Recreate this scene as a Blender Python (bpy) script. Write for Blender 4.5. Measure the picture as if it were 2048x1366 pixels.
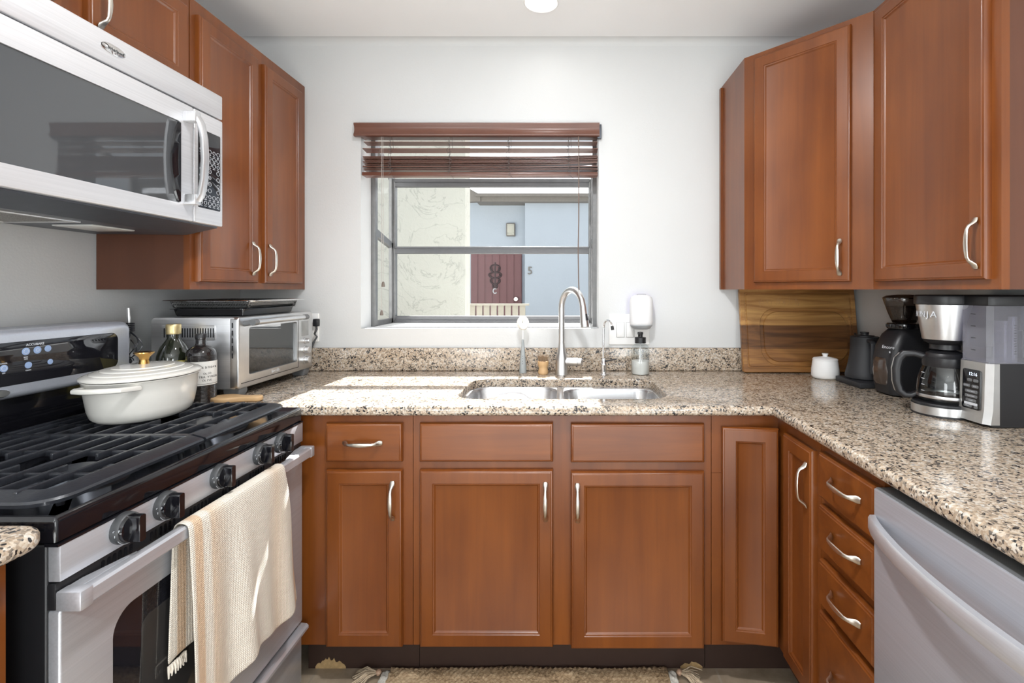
import bpy, bmesh, math, random
from mathutils import Matrix, Vector
random.seed(7)
PI = math.pi
for o in list(bpy.data.objects):
    bpy.data.objects.remove(o, do_unlink=True)
S = bpy.context.scene
COL = S.collection

# ------------------------------------------------------------------ camera
cd = bpy.data.cameras.new('camera')
cam = bpy.data.objects.new('camera', cd)
COL.objects.link(cam)
FPX, PU, PV = 985.0, 1125.0, 579.0          # focal length and principal point, in pixels of 2048x1366
EYE = 1.286
cam.location = (0, 0, EYE)
cam.rotation_euler = (PI / 2, 0, 0)
cd.sensor_fit = 'HORIZONTAL'
cd.sensor_width = 36.0
cd.lens = FPX / 2048 * 36.0
cd.shift_x = -(PU - 1024) / 2048
cd.shift_y = -(683 - PV) / 2048
cd.clip_start = 0.02
S.camera = cam

# ------------------------------------------------------------------ light and exposure
S.view_settings.view_transform = 'Standard'
S.view_settings.look = 'None'
S.view_settings.gamma = 1.0
S.view_settings.use_curve_mapping = False
S.view_settings.exposure = 0.20
S.cycles.max_bounces = 10
S.cycles.diffuse_bounces = 5
S.cycles.glossy_bounces = 5
S.cycles.transparent_max_bounces = 16
S.cycles.sample_clamp_indirect = 4.0
S.cycles.caustics_reflective = False
S.cycles.caustics_refractive = False

W = bpy.data.worlds.new('world')
S.world = W
W.use_nodes = True
wn = W.node_tree.nodes
wl = W.node_tree.links
bg = wn['Background']
sky = wn.new('ShaderNodeTexSky')
sky.sky_type = 'HOSEK_WILKIE'
sky.sun_direction = Vector((0.02, 0.65, 0.76)).normalized()
sky.turbidity = 3.5
sky.ground_albedo = 0.4
mxw = wn.new('ShaderNodeMix'); mxw.data_type = 'RGBA'
mxw.inputs[0].default_value = 0.55
mxw.inputs[7].default_value = (0.95, 0.97, 1.0, 1)
wl.new(sky.outputs[0], mxw.inputs[6])
wl.new(mxw.outputs[2], bg.inputs[0])
bg.inputs[1].default_value = 1.35

def add_light(name, kind, loc, rot, energy, color=(1, 1, 1), **kw):
    l = bpy.data.lights.new(name, kind)
    l.energy = energy
    l.color = color
    for k, v in kw.items():
        setattr(l, k, v)
    o = bpy.data.objects.new(name, l)
    COL.objects.link(o)
    o.location = loc
    o.rotation_euler = rot
    return o

# sun: beyond the window, about 49 degrees up, straight into the room
sd = Vector((-0.03, -1.0, -1.17)).normalized()
sun = add_light('sun', 'SUN', (0, 6, 8), (0, 0, 0), 20.0, (1.0, 0.98, 0.96), angle=0.009)
sun.rotation_euler = sd.to_track_quat('-Z', 'Y').to_euler()
# added fill light behind the camera, standing in for unseen door daylight
add_light('rear_fill_light', 'AREA', (0.1, -3.4, 1.25), (PI / 2, 0, 0), 6, (0.92, 0.97, 1.0), shape='RECTANGLE', size=2.6, size_y=2.1)
# two added fill lights behind the camera; the side walls hold no windows
add_light('side_fill_light', 'AREA', (-1.40, -1.9, 1.25), (PI / 2, 0, math.radians(-62)), 55, (0.94, 0.98, 1.0), shape='RECTANGLE', size=1.5, size_y=1.5)
add_light('side_fill_light', 'AREA', (1.27, -1.9, 1.25), (PI / 2, 0, math.radians(62)), 72, (0.94, 0.98, 1.0), shape='RECTANGLE', size=1.5, size_y=1.5)
# added fill facing upward from floor level, brightens the ceiling and upper walls
add_light('upward_fill_light', 'AREA', (0.0, -1.3, 0.05), (PI, 0, 0), 52, (0.93, 0.98, 1.0), shape='RECTANGLE', size=2.2, size_y=1.5)

# ------------------------------------------------------------------ helpers
MW = {}

def tagp(o, label=None, cat=None, group=None, kind=None):
    if label: o['label'] = label
    if cat: o['category'] = cat
    if group: o['group'] = group
    if kind: o['kind'] = kind
    return o

def thing(name, label, cat, loc=(0, 0, 0), rz=0.0, group=None, kind=None):
    o = bpy.data.objects.new(name, None)
    o.empty_display_size = 0.05
    COL.objects.link(o)
    o.location = loc
    o.rotation_euler = (0, 0, rz)
    MW[o.name] = Matrix.Translation(loc) @ Matrix.Rotation(rz, 4, 'Z')
    return tagp(o, label, cat, group, kind)

def TR(loc, rz=0.0):
    return Matrix.Translation(loc) @ Matrix.Rotation(rz, 4, 'Z')

def frame(o, xd, yd):
    x = Vector(xd).normalized(); y = Vector(yd).normalized(); z = x.cross(y)
    m = Matrix.Identity(4)
    for i in range(3):
        m[i][0] = x[i]; m[i][1] = y[i]; m[i][2] = z[i]; m[i][3] = o[i]
    return m

def FX(x, y, z):   # a frame facing +X (text reads along +Y)
    return frame((x, y, z), (0, 1, 0), (0, 0, 1))
def FNX(x, y, z):  # facing -X
    return frame((x, y, z), (0, -1, 0), (0, 0, 1))
def FNY(x, y, z):  # facing -Y
    return frame((x, y, z), (1, 0, 0), (0, 0, 1))

def rrect(x0, x1, y0, y1, r, n=6):
    if not isinstance(r, (tuple, list)): r = (r,) * 4
    pts = []
    for (cx, cy, a0, rr) in ((x0, y0, PI, r[0]), (x1, y0, 1.5 * PI, r[1]), (x1, y1, 0, r[2]), (x0, y1, PI / 2, r[3])):
        sx = rr if cx == x0 else -rr
        sy = rr if cy == y0 else -rr
        for i in range(n + 1):
            a = a0 + PI / 2 * i / n
            pts.append((cx + sx + rr * math.cos(a), cy + sy + rr * math.sin(a)))
    return pts

def circle(cx, cy, rx, ry=None, n=32, a0=0.0):
    ry = rx if ry is None else ry
    return [(cx + rx * math.cos(a0 + 2 * PI * i / n), cy + ry * math.sin(a0 + 2 * PI * i / n)) for i in range(n)]

def offset_poly(poly, d):
    """shrink a ccw polygon by d"""
    n = len(poly); out = []
    for i in range(n):
        p0 = Vector(poly[i - 1]); p1 = Vector(poly[i]); p2 = Vector(poly[(i + 1) % n])
        e1 = (p1 - p0); e2 = (p2 - p1)
        if e1.length < 1e-9 or e2.length < 1e-9:
            out.append(tuple(p1)); continue
        e1.normalize(); e2.normalize()
        n1 = Vector((-e1.y, e1.x)); n2 = Vector((-e2.y, e2.x))
        b = n1 + n2
        k = b.length_squared
        b = b * (2 * d / k) if k > 1e-6 else n1 * d
        out.append((p1.x + b.x, p1.y + b.y))
    return out

def mapper(plane):
    return {'XY': lambda p, a: (p[0], p[1], a), 'XZ': lambda p, a: (p[0], a, p[1]), 'YZ': lambda p, a: (a, p[0], p[1])}[plane]

class MB:
    def __init__(s, xf=None):
        s.v = []; s.f = []; s.xf = xf or Matrix.Identity(4)
    def add(s, vs, fs, xf=None):
        m = s.xf if xf is None else s.xf @ xf
        b = len(s.v)
        s.v += [tuple(m @ Vector(p)) for p in vs]
        s.f += [tuple(i + b for i in f) for f in fs]
        return s
    def box(s, x0, x1, y0, y1, z0, z1, xf=None):
        vs = [(x, y, z) for z in (z0, z1) for (x, y) in ((x0, y0), (x1, y0), (x1, y1), (x0, y1))]
        return s.add(vs, [(3, 2, 1, 0), (4, 5, 6, 7), (0, 1, 5, 4), (1, 2, 6, 5), (2, 3, 7, 6), (3, 0, 4, 7)], xf)
    def rbox(s, x0, x1, y0, y1, z0, z1, r=0.004, seg=2, xf=None):
        bm = bmesh.new()
        bmesh.ops.create_cube(bm, size=1.0)
        for v in bm.verts:
            v.co = Vector((x0 + (v.co.x + .5) * (x1 - x0), y0 + (v.co.y + .5) * (y1 - y0), z0 + (v.co.z + .5) * (z1 - z0)))
        bmesh.ops.bevel(bm, geom=list(bm.edges), offset=r, segments=seg, affect='EDGES', profile=0.5)
        bm.verts.index_update()
        s.add([v.co.copy() for v in bm.verts], [[v.index for v in f.verts] for f in bm.faces], xf)
        bm.free()
        return s
    def loops(s, loops, cap0=True, cap1=True, closed=True, xf=None):
        n = len(loops[0]); vs = [p for l in loops for p in l]; fs = []
        for k in range(len(loops) - 1):
            for i in range(n if closed else n - 1):
                j = (i + 1) % n
                fs.append((k * n + i, k * n + j, (k + 1) * n + j, (k + 1) * n + i))
        if cap0: fs.append(tuple(range(n - 1, -1, -1)))
        if cap1: fs.append(tuple((len(loops) - 1) * n + i for i in range(n)))
        return s.add(vs, fs, xf)
    def lathe(s, prof, c=(0, 0, 0), seg=32, sx=1.0, sy=1.0, rot=0.0, xf=None, cap0=True, cap1=True):
        L = []
        for (r, z) in prof:
            r = max(r, 1e-5)
            ring = []
            for i in range(seg):
                a = 2 * PI * i / seg
                x = r * math.cos(a) * sx; y = r * math.sin(a) * sy
                ring.append((c[0] + x * math.cos(rot) - y * math.sin(rot), c[1] + x * math.sin(rot) + y * math.cos(rot), c[2] + z))
            L.append(ring)
        return s.loops(L, cap0, cap1, True, xf)
    def cyl(s, p0, p1, r0, r1=None, seg=20, xf=None):
        return s.tube([p0, p1], [r0, r0 if r1 is None else r1], seg, xf=xf)
    def tube(s, pts, r, seg=10, cap=True, closed=False, xf=None):
        P = [Vector(p) for p in pts]; n = len(P)
        R = r if isinstance(r, (list, tuple)) else [r] * n
        T = []
        for i in range(n):
            if closed: t = P[(i + 1) % n] - P[i - 1]
            else: t = P[min(i + 1, n - 1)] - P[max(i - 1, 0)]
            T.append(t.normalized() if t.length > 1e-9 else Vector((0, 0, 1)))
        u = T[0].orthogonal().normalized(); L = []
        for i in range(n):
            u = (u - T[i] * u.dot(T[i]))
            u = u.normalized() if u.length > 1e-6 else T[i].orthogonal().normalized()
            w = T[i].cross(u)
            L.append([P[i] + (u * math.cos(2 * PI * k / seg) + w * math.sin(2 * PI * k / seg)) * R[i] for k in range(seg)])
        if closed: L.append(L[0])
        return s.loops(L, cap and not closed, cap and not closed, True, xf)
    def strap(s, pts, lat, w, h, seg=12, xf=None, sq=1.0):
        P = [Vector(p) for p in pts]; n = len(P); lat = Vector(lat).normalized(); L = []
        for i in range(n):
            t = (P[min(i + 1, n - 1)] - P[max(i - 1, 0)]).normalized()
            nn = t.cross(lat).normalized()
            ww = w[i] if isinstance(w, (list, tuple)) else w
            hh = h[i] if isinstance(h, (list, tuple)) else h
            ring = []
            for k in range(seg):
                c, d = math.cos(2 * PI * k / seg), math.sin(2 * PI * k / seg)
                if sq != 1.0:
                    c = math.copysign(abs(c) ** sq, c); d = math.copysign(abs(d) ** sq, d)
                ring.append(P[i] + lat * (c * ww) + nn * (d * hh))
            L.append(ring)
        return s.loops(L, True, True, True, xf)
    def fill(s, outer, holes, a, plane='XY', xf=None):
        bm = bmesh.new(); mp = mapper(plane); es = []
        for lp in [outer] + list(holes):
            vs = [bm.verts.new(mp(p, a)) for p in lp]
            for i in range(len(vs)):
                es.append(bm.edges.new((vs[i - 1], vs[i])))
        bmesh.ops.triangle_fill(bm, use_beauty=True, use_dissolve=False, edges=es)
        bm.verts.index_update()
        s.add([v.co.copy() for v in bm.verts], [[v.index for v in f.verts] for f in bm.faces], xf)
        bm.free()
        return s
    def slab(s, outer, a0, a1, holes=(), r=0.0, seg=4, plane='XY', xf=None, hr=0.0, r0=None):
        """extruded plate between a0 and a1 with rounded rim r on both sides; holes go straight through"""
        mp = mapper(plane)
        r0 = r if r0 is None else r0
        prof = []
        if r0 > 0:
            prof += [(r0 * (1 - math.sin(PI / 2 * k / seg)), a0 + r0 * (1 - math.cos(PI / 2 * k / seg))) for k in range(seg + 1)]
        else: prof.append((0, a0))
        if r > 0:
            prof += [(r * (1 - math.cos(PI / 2 * k / seg)), a1 - r * (1 - math.sin(PI / 2 * k / seg))) for k in range(seg + 1)]
        else: prof.append((0, a1))
        L = [[mp(p, a) for p in (offset_poly(outer, d) if d > 1e-9 else outer)] for (d, a) in prof]
        if not holes:
            s.loops(L, True, True, True, xf)
        else:
            s.loops(L, False, False, True, xf)
            s.fill(offset_poly(outer, r0) if r0 > 0 else outer, holes, a0, plane, xf)
            hh = holes
            if hr > 0:
                hh = [offset_poly(h, -hr) for h in holes]
            s.fill(offset_poly(outer, r) if r > 0 else outer, hh, a1, plane, xf)
            for h in holes:
                ll = [[mp(p, a0) for p in h]]
                if hr > 0:
                    for k in range(4):
                        t = PI / 2 * k / 3
                        ll.append([mp(p, a1 - hr + hr * math.sin(t)) for p in offset_poly(h, -hr * (1 - math.cos(t)))])
                else: ll.append([mp(p, a1) for p in h])
                s.loops(ll, False, False, True, xf)
        return s
    def text(s, body, size, xf, ext=0.0004, align='CENTER', bold=0.0):
        c = bpy.data.curves.new('txt', 'FONT')
        c.body = body; c.size = size; c.extrude = ext; c.align_x = align; c.align_y = 'CENTER'; c.resolution_u = 2
        c.offset = bold
        o = bpy.data.objects.new('txt', c)
        COL.objects.link(o)
        dg = bpy.context.evaluated_depsgraph_get()
        me = bpy.data.meshes.new_from_object(o.evaluated_get(dg))
        s.add([v.co.copy() for v in me.vertices], [list(p.vertices) for p in me.polygons], xf)
        bpy.data.objects.remove(o, do_unlink=True)
        bpy.data.curves.remove(c); bpy.data.meshes.remove(me)
        return s
    def build(s, name, mat, parent=None, label=None, ang=35, kind=None, bevel=0.0, bseg=2, flat=False, solid=0.0, loc=None):
        me = bpy.data.meshes.new(name)
        if parent is not None:
            inv = MW[parent.name].inverted()
            vs = [tuple(inv @ Vector(p)) for p in s.v]
        elif loc is not None:
            vs = [tuple(Vector(p) - Vector(loc)) for p in s.v]
        else: vs = s.v
        me.from_pydata(vs, [], s.f)
        me.validate()
        bm = bmesh.new(); bm.from_mesh(me)
        bmesh.ops.remove_doubles(bm, verts=bm.verts, dist=1e-6)
        bmesh.ops.recalc_face_normals(bm, faces=bm.faces)
        bm.to_mesh(me); bm.free()
        if not flat:
            me.polygons.foreach_set('use_smooth', [True] * len(me.polygons))
            me.set_sharp_from_angle(angle=math.radians(ang))
        me.materials.append(mat)
        o = bpy.data.objects.new(name, me)
        COL.objects.link(o)
        if parent is not None:
            o.parent = parent
            MW[o.name] = MW[parent.name].copy()
        else:
            o.location = loc or (0, 0, 0)
            MW[o.name] = Matrix.Translation(loc or (0, 0, 0))
        if solid > 0:
            md = o.modifiers.new('Solid', 'SOLIDIFY'); md.thickness = solid; md.offset = 0
        if bevel > 0:
            md = o.modifiers.new('Bevel', 'BEVEL'); md.width = bevel; md.segments = bseg; md.limit_method = 'ANGLE'; md.angle_limit = math.radians(40)
        if label: o['label'] = label
        if kind: o['kind'] = kind
        return o

# ------------------------------------------------------------------ materials
def nodes(name):
    m = bpy.data.materials.new(name); m.use_nodes = True
    nt = m.node_tree
    return m, nt, nt.nodes['Principled BSDF']

def sock(nt, node, key, val):
    node.inputs[key].default_value = val

def noise(nt, scale, detail=3.0, rough=0.5, vec=None, dim='3D'):
    n = nt.nodes.new('ShaderNodeTexNoise')
    n.inputs['Scale'].default_value = scale; n.inputs['Detail'].default_value = detail; n.inputs['Roughness'].default_value = rough
    if vec is not None: nt.links.new(vec, n.inputs['Vector'])
    return n

def ramp(nt, fac, stops):
    r = nt.nodes.new('ShaderNodeValToRGB')
    e = r.color_ramp.elements
    while len(e) < len(stops): e.new(0.5)
    for k, (p, c) in enumerate(stops):
        e[k].position = p; e[k].color = (*c, 1) if len(c) == 3 else c
    nt.links.new(fac, r.inputs[0])
    return r

def coords(nt, scale=(1, 1, 1), rnd=False, loc=(0, 0, 0)):
    tc = nt.nodes.new('ShaderNodeTexCoord')
    mp = nt.nodes.new('ShaderNodeMapping')
    mp.inputs['Scale'].default_value = scale
    mp.inputs['Location'].default_value = loc
    out = tc.outputs['Object']
    if rnd:
        oi = nt.nodes.new('ShaderNodeObjectInfo')
        mu = nt.nodes.new('ShaderNodeMath'); mu.operation = 'MULTIPLY'; mu.inputs[1].default_value = 13.0
        nt.links.new(oi.outputs['Random'], mu.inputs[0])
        ad = nt.nodes.new('ShaderNodeVectorMath'); ad.operation = 'ADD'
        nt.links.new(out, ad.inputs[0]); nt.links.new(mu.outputs[0], ad.inputs[1])
        out = ad.outputs[0]
    nt.links.new(out, mp.inputs['Vector'])
    return mp.outputs[0]

def bump(nt, bsdf, height, strength=0.2, dist=0.002):
    b = nt.nodes.new('ShaderNodeBump')
    b.inputs['Strength'].default_value = strength; b.inputs['Distance'].default_value = dist
    nt.links.new(height, b.inputs['Height'])
    nt.links.new(b.outputs[0], bsdf.inputs['Normal'])
    return b

def plain(name, col, rough=0.5, metal=0.0, var=0.06, nscale=30.0, coat=0.0, spec=None, bmp=0.0, sss=0.0):
    m, nt, b = nodes(name)
    v = coords(nt)
    n = noise(nt, nscale, 3.0, 0.6, v)
    lo = tuple(max(0, c * (1 - var)) for c in col); hi = tuple(min(1, c * (1 + var)) for c in col)
    r = ramp(nt, n.outputs['Fac'], [(0.3, lo), (0.7, hi)])
    nt.links.new(r.outputs[0], b.inputs['Base Color'])
    b.inputs['Roughness'].default_value = rough; b.inputs['Metallic'].default_value = metal
    if coat: b.inputs['Coat Weight'].default_value = coat; b.inputs['Coat Roughness'].default_value = 0.08
    if spec is not None: b.inputs['Specular IOR Level'].default_value = spec
    if bmp: bump(nt, b, n.outputs['Fac'], bmp)
    return m

def steel(name, col=(0.74, 0.745, 0.76), rough=0.34, axis='y', fine=1.0, metal=0.85):
    m, nt, b = nodes(name)
    sc = {'x': (1.5, 260, 260), 'y': (260, 1.5, 260), 'z': (260, 260, 1.5)}[axis]
    v = coords(nt, tuple(q * fine for q in sc))
    n = noise(nt, 1.0, 4.0, 0.6, v)
    r = ramp(nt, n.outputs['Fac'], [(0.25, tuple(c * 0.9 for c in col)), (0.75, tuple(min(1, c * 1.06) for c in col))])
    nt.links.new(r.outputs[0], b.inputs['Base Color'])
    b.inputs['Metallic'].default_value = metal
    rr = nt.nodes.new('ShaderNodeMapRange')
    rr.inputs[3].default_value = rough * 0.8; rr.inputs[4].default_value = rough * 1.25
    nt.links.new(n.outputs['Fac'], rr.inputs[0]); nt.links.new(rr.outputs[0], b.inputs['Roughness'])
    bump(nt, b, n.outputs['Fac'], 0.06, 0.0004)
    return m

def wood(name, c0, c1, axis='z', rough=0.34, coat=0.15, grain=1.0, blotch=0.5):
    m, nt, b = nodes(name)
    st = {'x': (1.2, 22, 22), 'y': (22, 1.2, 22), 'z': (22, 22, 1.2)}[axis]
    v = coords(nt, tuple(q * grain for q in st), True)
    n1 = noise(nt, 1.0, 5.0, 0.6, v)
    n1.inputs['Distortion'].default_value = 0.6
    v2 = coords(nt, (5, 5, 3), True)
    n2 = noise(nt, 1.0, 2.0, 0.5, v2)
    mx = nt.nodes.new('ShaderNodeMix'); mx.data_type = 'FLOAT'
    mx.inputs[0].default_value = blotch
    nt.links.new(n1.outputs['Fac'], mx.inputs[2]); nt.links.new(n2.outputs['Fac'], mx.inputs[3])
    r = ramp(nt, mx.outputs[0], [(0.3, c0), (0.72, c1)])
    nt.links.new(r.outputs[0], b.inputs['Base Color'])
    b.inputs['Roughness'].default_value = rough
    b.inputs['Coat Weight'].default_value = coat; b.inputs['Coat Roughness'].default_value = 0.22
    bump(nt, b, n1.outputs['Fac'], 0.05, 0.0006)
    return m

def granite(name):
    m, nt, b = nodes(name)
    v = coords(nt, (1, 1, 1))
    v2 = nt.nodes.new('ShaderNodeVectorMath'); v2.operation = 'ADD'
    nz = noise(nt, 110, 2, 0.5, v)
    sc = nt.nodes.new('ShaderNodeVectorMath'); sc.operation = 'SCALE'; sc.inputs[3].default_value = 0.006
    nt.links.new(nz.outputs['Color'], sc.inputs[0]); nt.links.new(v, v2.inputs[0]); nt.links.new(sc.outputs[0], v2.inputs[1])
    vo = nt.nodes.new('ShaderNodeTexVoronoi'); vo.inputs['Scale'].default_value = 210.0
    nt.links.new(v2.outputs[0], vo.inputs['Vector'])
    sep = nt.nodes.new('ShaderNodeSeparateColor'); nt.links.new(vo.outputs['Color'], sep.inputs[0])
    cl = noise(nt, 38, 3, 0.6, v)
    ad = nt.nodes.new('ShaderNodeMath'); ad.operation = 'MULTIPLY_ADD'; ad.inputs[1].default_value = 0.75
    nt.links.new(sep.outputs[0], ad.inputs[0])
    m2 = nt.nodes.new('ShaderNodeMath'); m2.operation = 'MULTIPLY_ADD'; m2.inputs[1].default_value = 0.9; m2.inputs[2].default_value = -0.32
    nt.links.new(cl.outputs['Fac'], m2.inputs[0]); nt.links.new(m2.outputs[0], ad.inputs[2])
    r = ramp(nt, ad.outputs[0], [(0.0, (0.012, 0.012, 0.013)), (0.19, (0.03, 0.029, 0.030)), (0.22, (0.13, 0.115, 0.10)), (0.33, (0.27, 0.215, 0.165)),
                                 (0.46, (0.43, 0.33, 0.235)), (0.60, (0.54, 0.46, 0.37)), (0.72, (0.38, 0.285, 0.20)), (0.86, (0.66, 0.60, 0.52)), (1.0, (0.32, 0.30, 0.28))])
    r.color_ramp.interpolation = 'LINEAR'
    nt.links.new(r.outputs[0], b.inputs['Base Color'])
    b.inputs['Roughness'].default_value = 0.14
    b.inputs['Specular IOR Level'].default_value = 0.6
    return m

def pane(name, tint=(1, 1, 1), refl=0.06, rough=0.0, ior=1.3):
    """thin sheet of glass: passes light straight through and mirrors a little"""
    m = bpy.data.materials.new(name); m.use_nodes = True
    nt = m.node_tree; nt.nodes.remove(nt.nodes['Principled BSDF'])
    out = nt.nodes['Material Output']
    t = nt.nodes.new('ShaderNodeBsdfTransparent'); t.inputs[0].default_value = (*tint, 1)
    g = nt.nodes.new('ShaderNodeBsdfGlossy'); g.inputs[1].default_value = rough
    fr = nt.nodes.new('ShaderNodeFresnel'); fr.inputs[0].default_value = ior
    mr = nt.nodes.new('ShaderNodeMath'); mr.operation = 'MULTIPLY_ADD'; mr.inputs[1].default_value = 1.0; mr.inputs[2].default_value = refl * 0.5
    mr.use_clamp = True
    nt.links.new(fr.outputs[0], mr.inputs[0])
    ge = nt.nodes.new('ShaderNodeNewGeometry')         # only the outer face mirrors
    iv = nt.nodes.new('ShaderNodeMath'); iv.operation = 'SUBTRACT'; iv.inputs[0].default_value = 1.0
    nt.links.new(ge.outputs['Backfacing'], iv.inputs[1])
    mu = nt.nodes.new('ShaderNodeMath'); mu.operation = 'MULTIPLY'
    nt.links.new(mr.outputs[0], mu.inputs[0]); nt.links.new(iv.outputs[0], mu.inputs[1])
    mx = nt.nodes.new('ShaderNodeMixShader')
    nt.links.new(mu.outputs[0], mx.inputs[0]); nt.links.new(t.outputs[0], mx.inputs[1]); nt.links.new(g.outputs[0], mx.inputs[2])
    nt.links.new(mx.outputs[0], out.inputs[0])
    return m

def emit(name, col, strength):
    m, nt, b = nodes(name)
    b.inputs['Base Color'].default_value = (*col, 1)
    b.inputs['Emission Color'].default_value = (*col, 1)
    b.inputs['Emission Strength'].default_value = strength
    return m

def plaster(name, col, scale=140.0, strength=0.25, rough=0.6, dist=0.002):
    m, nt, b = nodes(name)
    v = coords(nt)
    n = noise(nt, scale, 3, 0.55, v)
    n2 = noise(nt, 3.0, 2, 0.5, v)
    r = ramp(nt, n2.outputs['Fac'], [(0.3, tuple(c * 0.97 for c in col)), (0.7, col)])
    nt.links.new(r.outputs[0], b.inputs['Base Color'])
    b.inputs['Roughness'].default_value = rough
    bump(nt, b, n.outputs['Fac'], strength, dist)
    return m

def stucco(name, col):
    m, nt, b = nodes(name)
    v = coords(nt)
    n = noise(nt, 14.0, 6, 0.65, v); n.inputs['Distortion'].default_value = 1.2
    n2 = noise(nt, 2.0, 5, 0.6, v); n2.inputs['Distortion'].default_value = 2.0
    # thin skip-trowel ridges
    sb = nt.nodes.new('ShaderNodeMath'); sb.operation = 'SUBTRACT'; sb.inputs[1].default_value = 0.5
    ab = nt.nodes.new('ShaderNodeMath'); ab.operation = 'ABSOLUTE'
    nt.links.new(n2.outputs['Fac'], sb.inputs[0]); nt.links.new(sb.outputs[0], ab.inputs[0])
    r = ramp(nt, ab.outputs[0], [(0.0, tuple(c * 0.74 for c in col)), (0.014, col), (1.0, col)])
    nt.links.new(r.outputs[0], b.inputs['Base Color'])
    b.inputs['Roughness'].default_value = 0.9
    bump(nt, b, n.outputs['Fac'], 0.5, 0.02)
    return m

def tile(name):
    m, nt, b = nodes(name)
    v = coords(nt, (1, 1, 1), loc=(0.38, 0.03, 0))
    br = nt.nodes.new('ShaderNodeTexBrick')
    br.offset = 0.0
    br.inputs['Scale'].default_value = 1.0
    br.inputs['Brick Width'].default_value = 0.45; br.inputs['Row Height'].default_value = 0.45
    br.inputs['Mortar Size'].default_value = 0.004; br.inputs['Mortar Smooth'].default_value = 0.2
    br.inputs['Mortar'].default_value = (0.30, 0.25, 0.19, 1)
    nt.links.new(v, br.inputs['Vector'])
    n = noise(nt, 7, 5, 0.65, v)
    r = ramp(nt, n.outputs['Fac'], [(0.3, (0.20, 0.15, 0.10)), (0.7, (0.40, 0.32, 0.235))])
    nt.links.new(r.outputs[0], br.inputs['Color1']); nt.links.new(r.outputs[0], br.inputs['Color2'])
    nt.links.new(br.outputs['Color'], b.inputs['Base Color'])
    b.inputs['Roughness'].default_value = 0.35
    return m

CH0, CH1 = (0.118, 0.029, 0.0045), (0.230, 0.067, 0.0112)
M = {}
M['wood_v'] = wood('cherry_upright', CH0, CH1, 'z')
M['wood_h'] = wood('cherry_level', CH0, CH1, 'x', blotch=0.35)
M['wood_dark'] = wood('cherry_dark_veneer', (0.085, 0.028, 0.013), (0.12, 0.042, 0.02), 'z', rough=0.45, coat=0.05)  # darker veneer for the wall cabinet carcasses
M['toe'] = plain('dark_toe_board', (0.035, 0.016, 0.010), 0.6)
M['raw'] = plain('bare_fibreboard', (0.42, 0.28, 0.13), 0.9, var=0.2, nscale=60)
M['nickel'] = plain('satin_nickel', (0.72, 0.68, 0.61), 0.30, 1.0, var=0.03)
M['granite'] = granite('granite')
M['wall'] = plaster('painted_wall', (0.635, 0.645, 0.645), 150, 0.22, 0.5)
M['ceil'] = plaster('ceiling_paint', (0.91, 0.915, 0.92), 90, 0.08, 0.8)
M['white'] = plain('white_paint', (0.86, 0.86, 0.85), 0.4, var=0.01)
M['tile'] = tile('floor_tile')
M['steel_y'] = steel('brushed_steel_along_y', (0.62, 0.63, 0.67), 0.34, 'y', metal=.62)
M['steel_x'] = steel('brushed_steel_along_x', axis='x')
M['steel_z'] = steel('brushed_steel_along_z', axis='z')
M['steel_dw'] = steel('dishwasher_steel', (0.47, 0.48, 0.53), 0.36, 'y', metal=.45)
M['steel_mw'] = steel('microwave_steel', (0.72, 0.72, 0.74), 0.38, 'y', metal=.6)
M['steel_sink'] = steel('sink_steel', (0.66, 0.66, 0.67), 0.22, 'x', 0.6)
M['steel_soft'] = plain('satin_steel', (0.66, 0.66, 0.66), 0.33, 1.0, var=0.04)
M['chrome'] = plain('chrome', (0.82, 0.82, 0.83), 0.07, 1.0, var=0.01)
M['silver'] = plain('silver_paint', (0.56, 0.59, 0.66), 0.30, 0.55, var=0.03, nscale=200)
M['black_gloss'] = plain('black_enamel', (0.006, 0.006, 0.008), 0.09, var=0.02, coat=0.3)
M['black'] = plain('black_plastic', (0.014, 0.014, 0.016), 0.38)
M['black_matte'] = plain('matte_black', (0.018, 0.019, 0.022), 0.55)
M['iron'] = plain('cast_iron', (0.022, 0.024, 0.030), 0.30, 0.1, var=0.2, nscale=160, bmp=0.15, coat=0.3)
M['grey_plastic'] = plain('grey_plastic', (0.14, 0.145, 0.15), 0.5)
M['knob'] = plain('dark_knob', (0.045, 0.047, 0.05), 0.4)
M['charcoal'] = plain('charcoal_metal', (0.10, 0.11, 0.13), 0.4, 0.5)
M['glass_black'] = plain('black_glass', (0.010, 0.010, 0.013), 0.03, var=0.0, spec=0.7)
M['mw_glass'] = plain('microwave_glass', (0.055, 0.058, 0.062), 0.025, var=0.0, spec=0.9)
M['print'] = plain('white_print', (0.62, 0.64, 0.68), 0.5, var=0.0)
M['print_dark'] = plain('dark_print', (0.05, 0.05, 0.05), 0.6, var=0.0)
M['key'] = plain('pale_touch_key', (0.28, 0.38, 0.58), 0.4, var=0.02)
M['enamel'] = plain('cream_enamel', (0.70, 0.685, 0.64), 0.16, var=0.015, coat=0.4)
M['brass'] = plain('brass', (0.62, 0.36, 0.11), 0.2, 1.0, var=0.05)
M['gold_cap'] = plain('gold_cap', (0.62, 0.50, 0.26), 0.35, 0.7)
M['bottle'] = plain('dark_green_glass', (0.012, 0.014, 0.008), 0.06, var=0.1, coat=0.5)
M['bottle2'] = plain('dark_brown_glass', (0.014, 0.012, 0.012), 0.08, var=0.1, coat=0.5)
M['paper'] = plain('label_paper', (0.66, 0.65, 0.62), 0.7)
M['yellow'] = plain('yellow_label', (0.55, 0.47, 0.12), 0.6)
M['beech'] = wood('beech', (0.52, 0.33, 0.16), (0.66, 0.45, 0.25), 'x', 0.5, 0.0)
M['glass'] = pane('window_glass', (0.97, 0.98, 0.98), 0.0, ior=1.12)
M['glass_clear'] = pane('clear_glass', (0.86, 0.88, 0.88), 0.08, ior=1.45)
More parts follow.
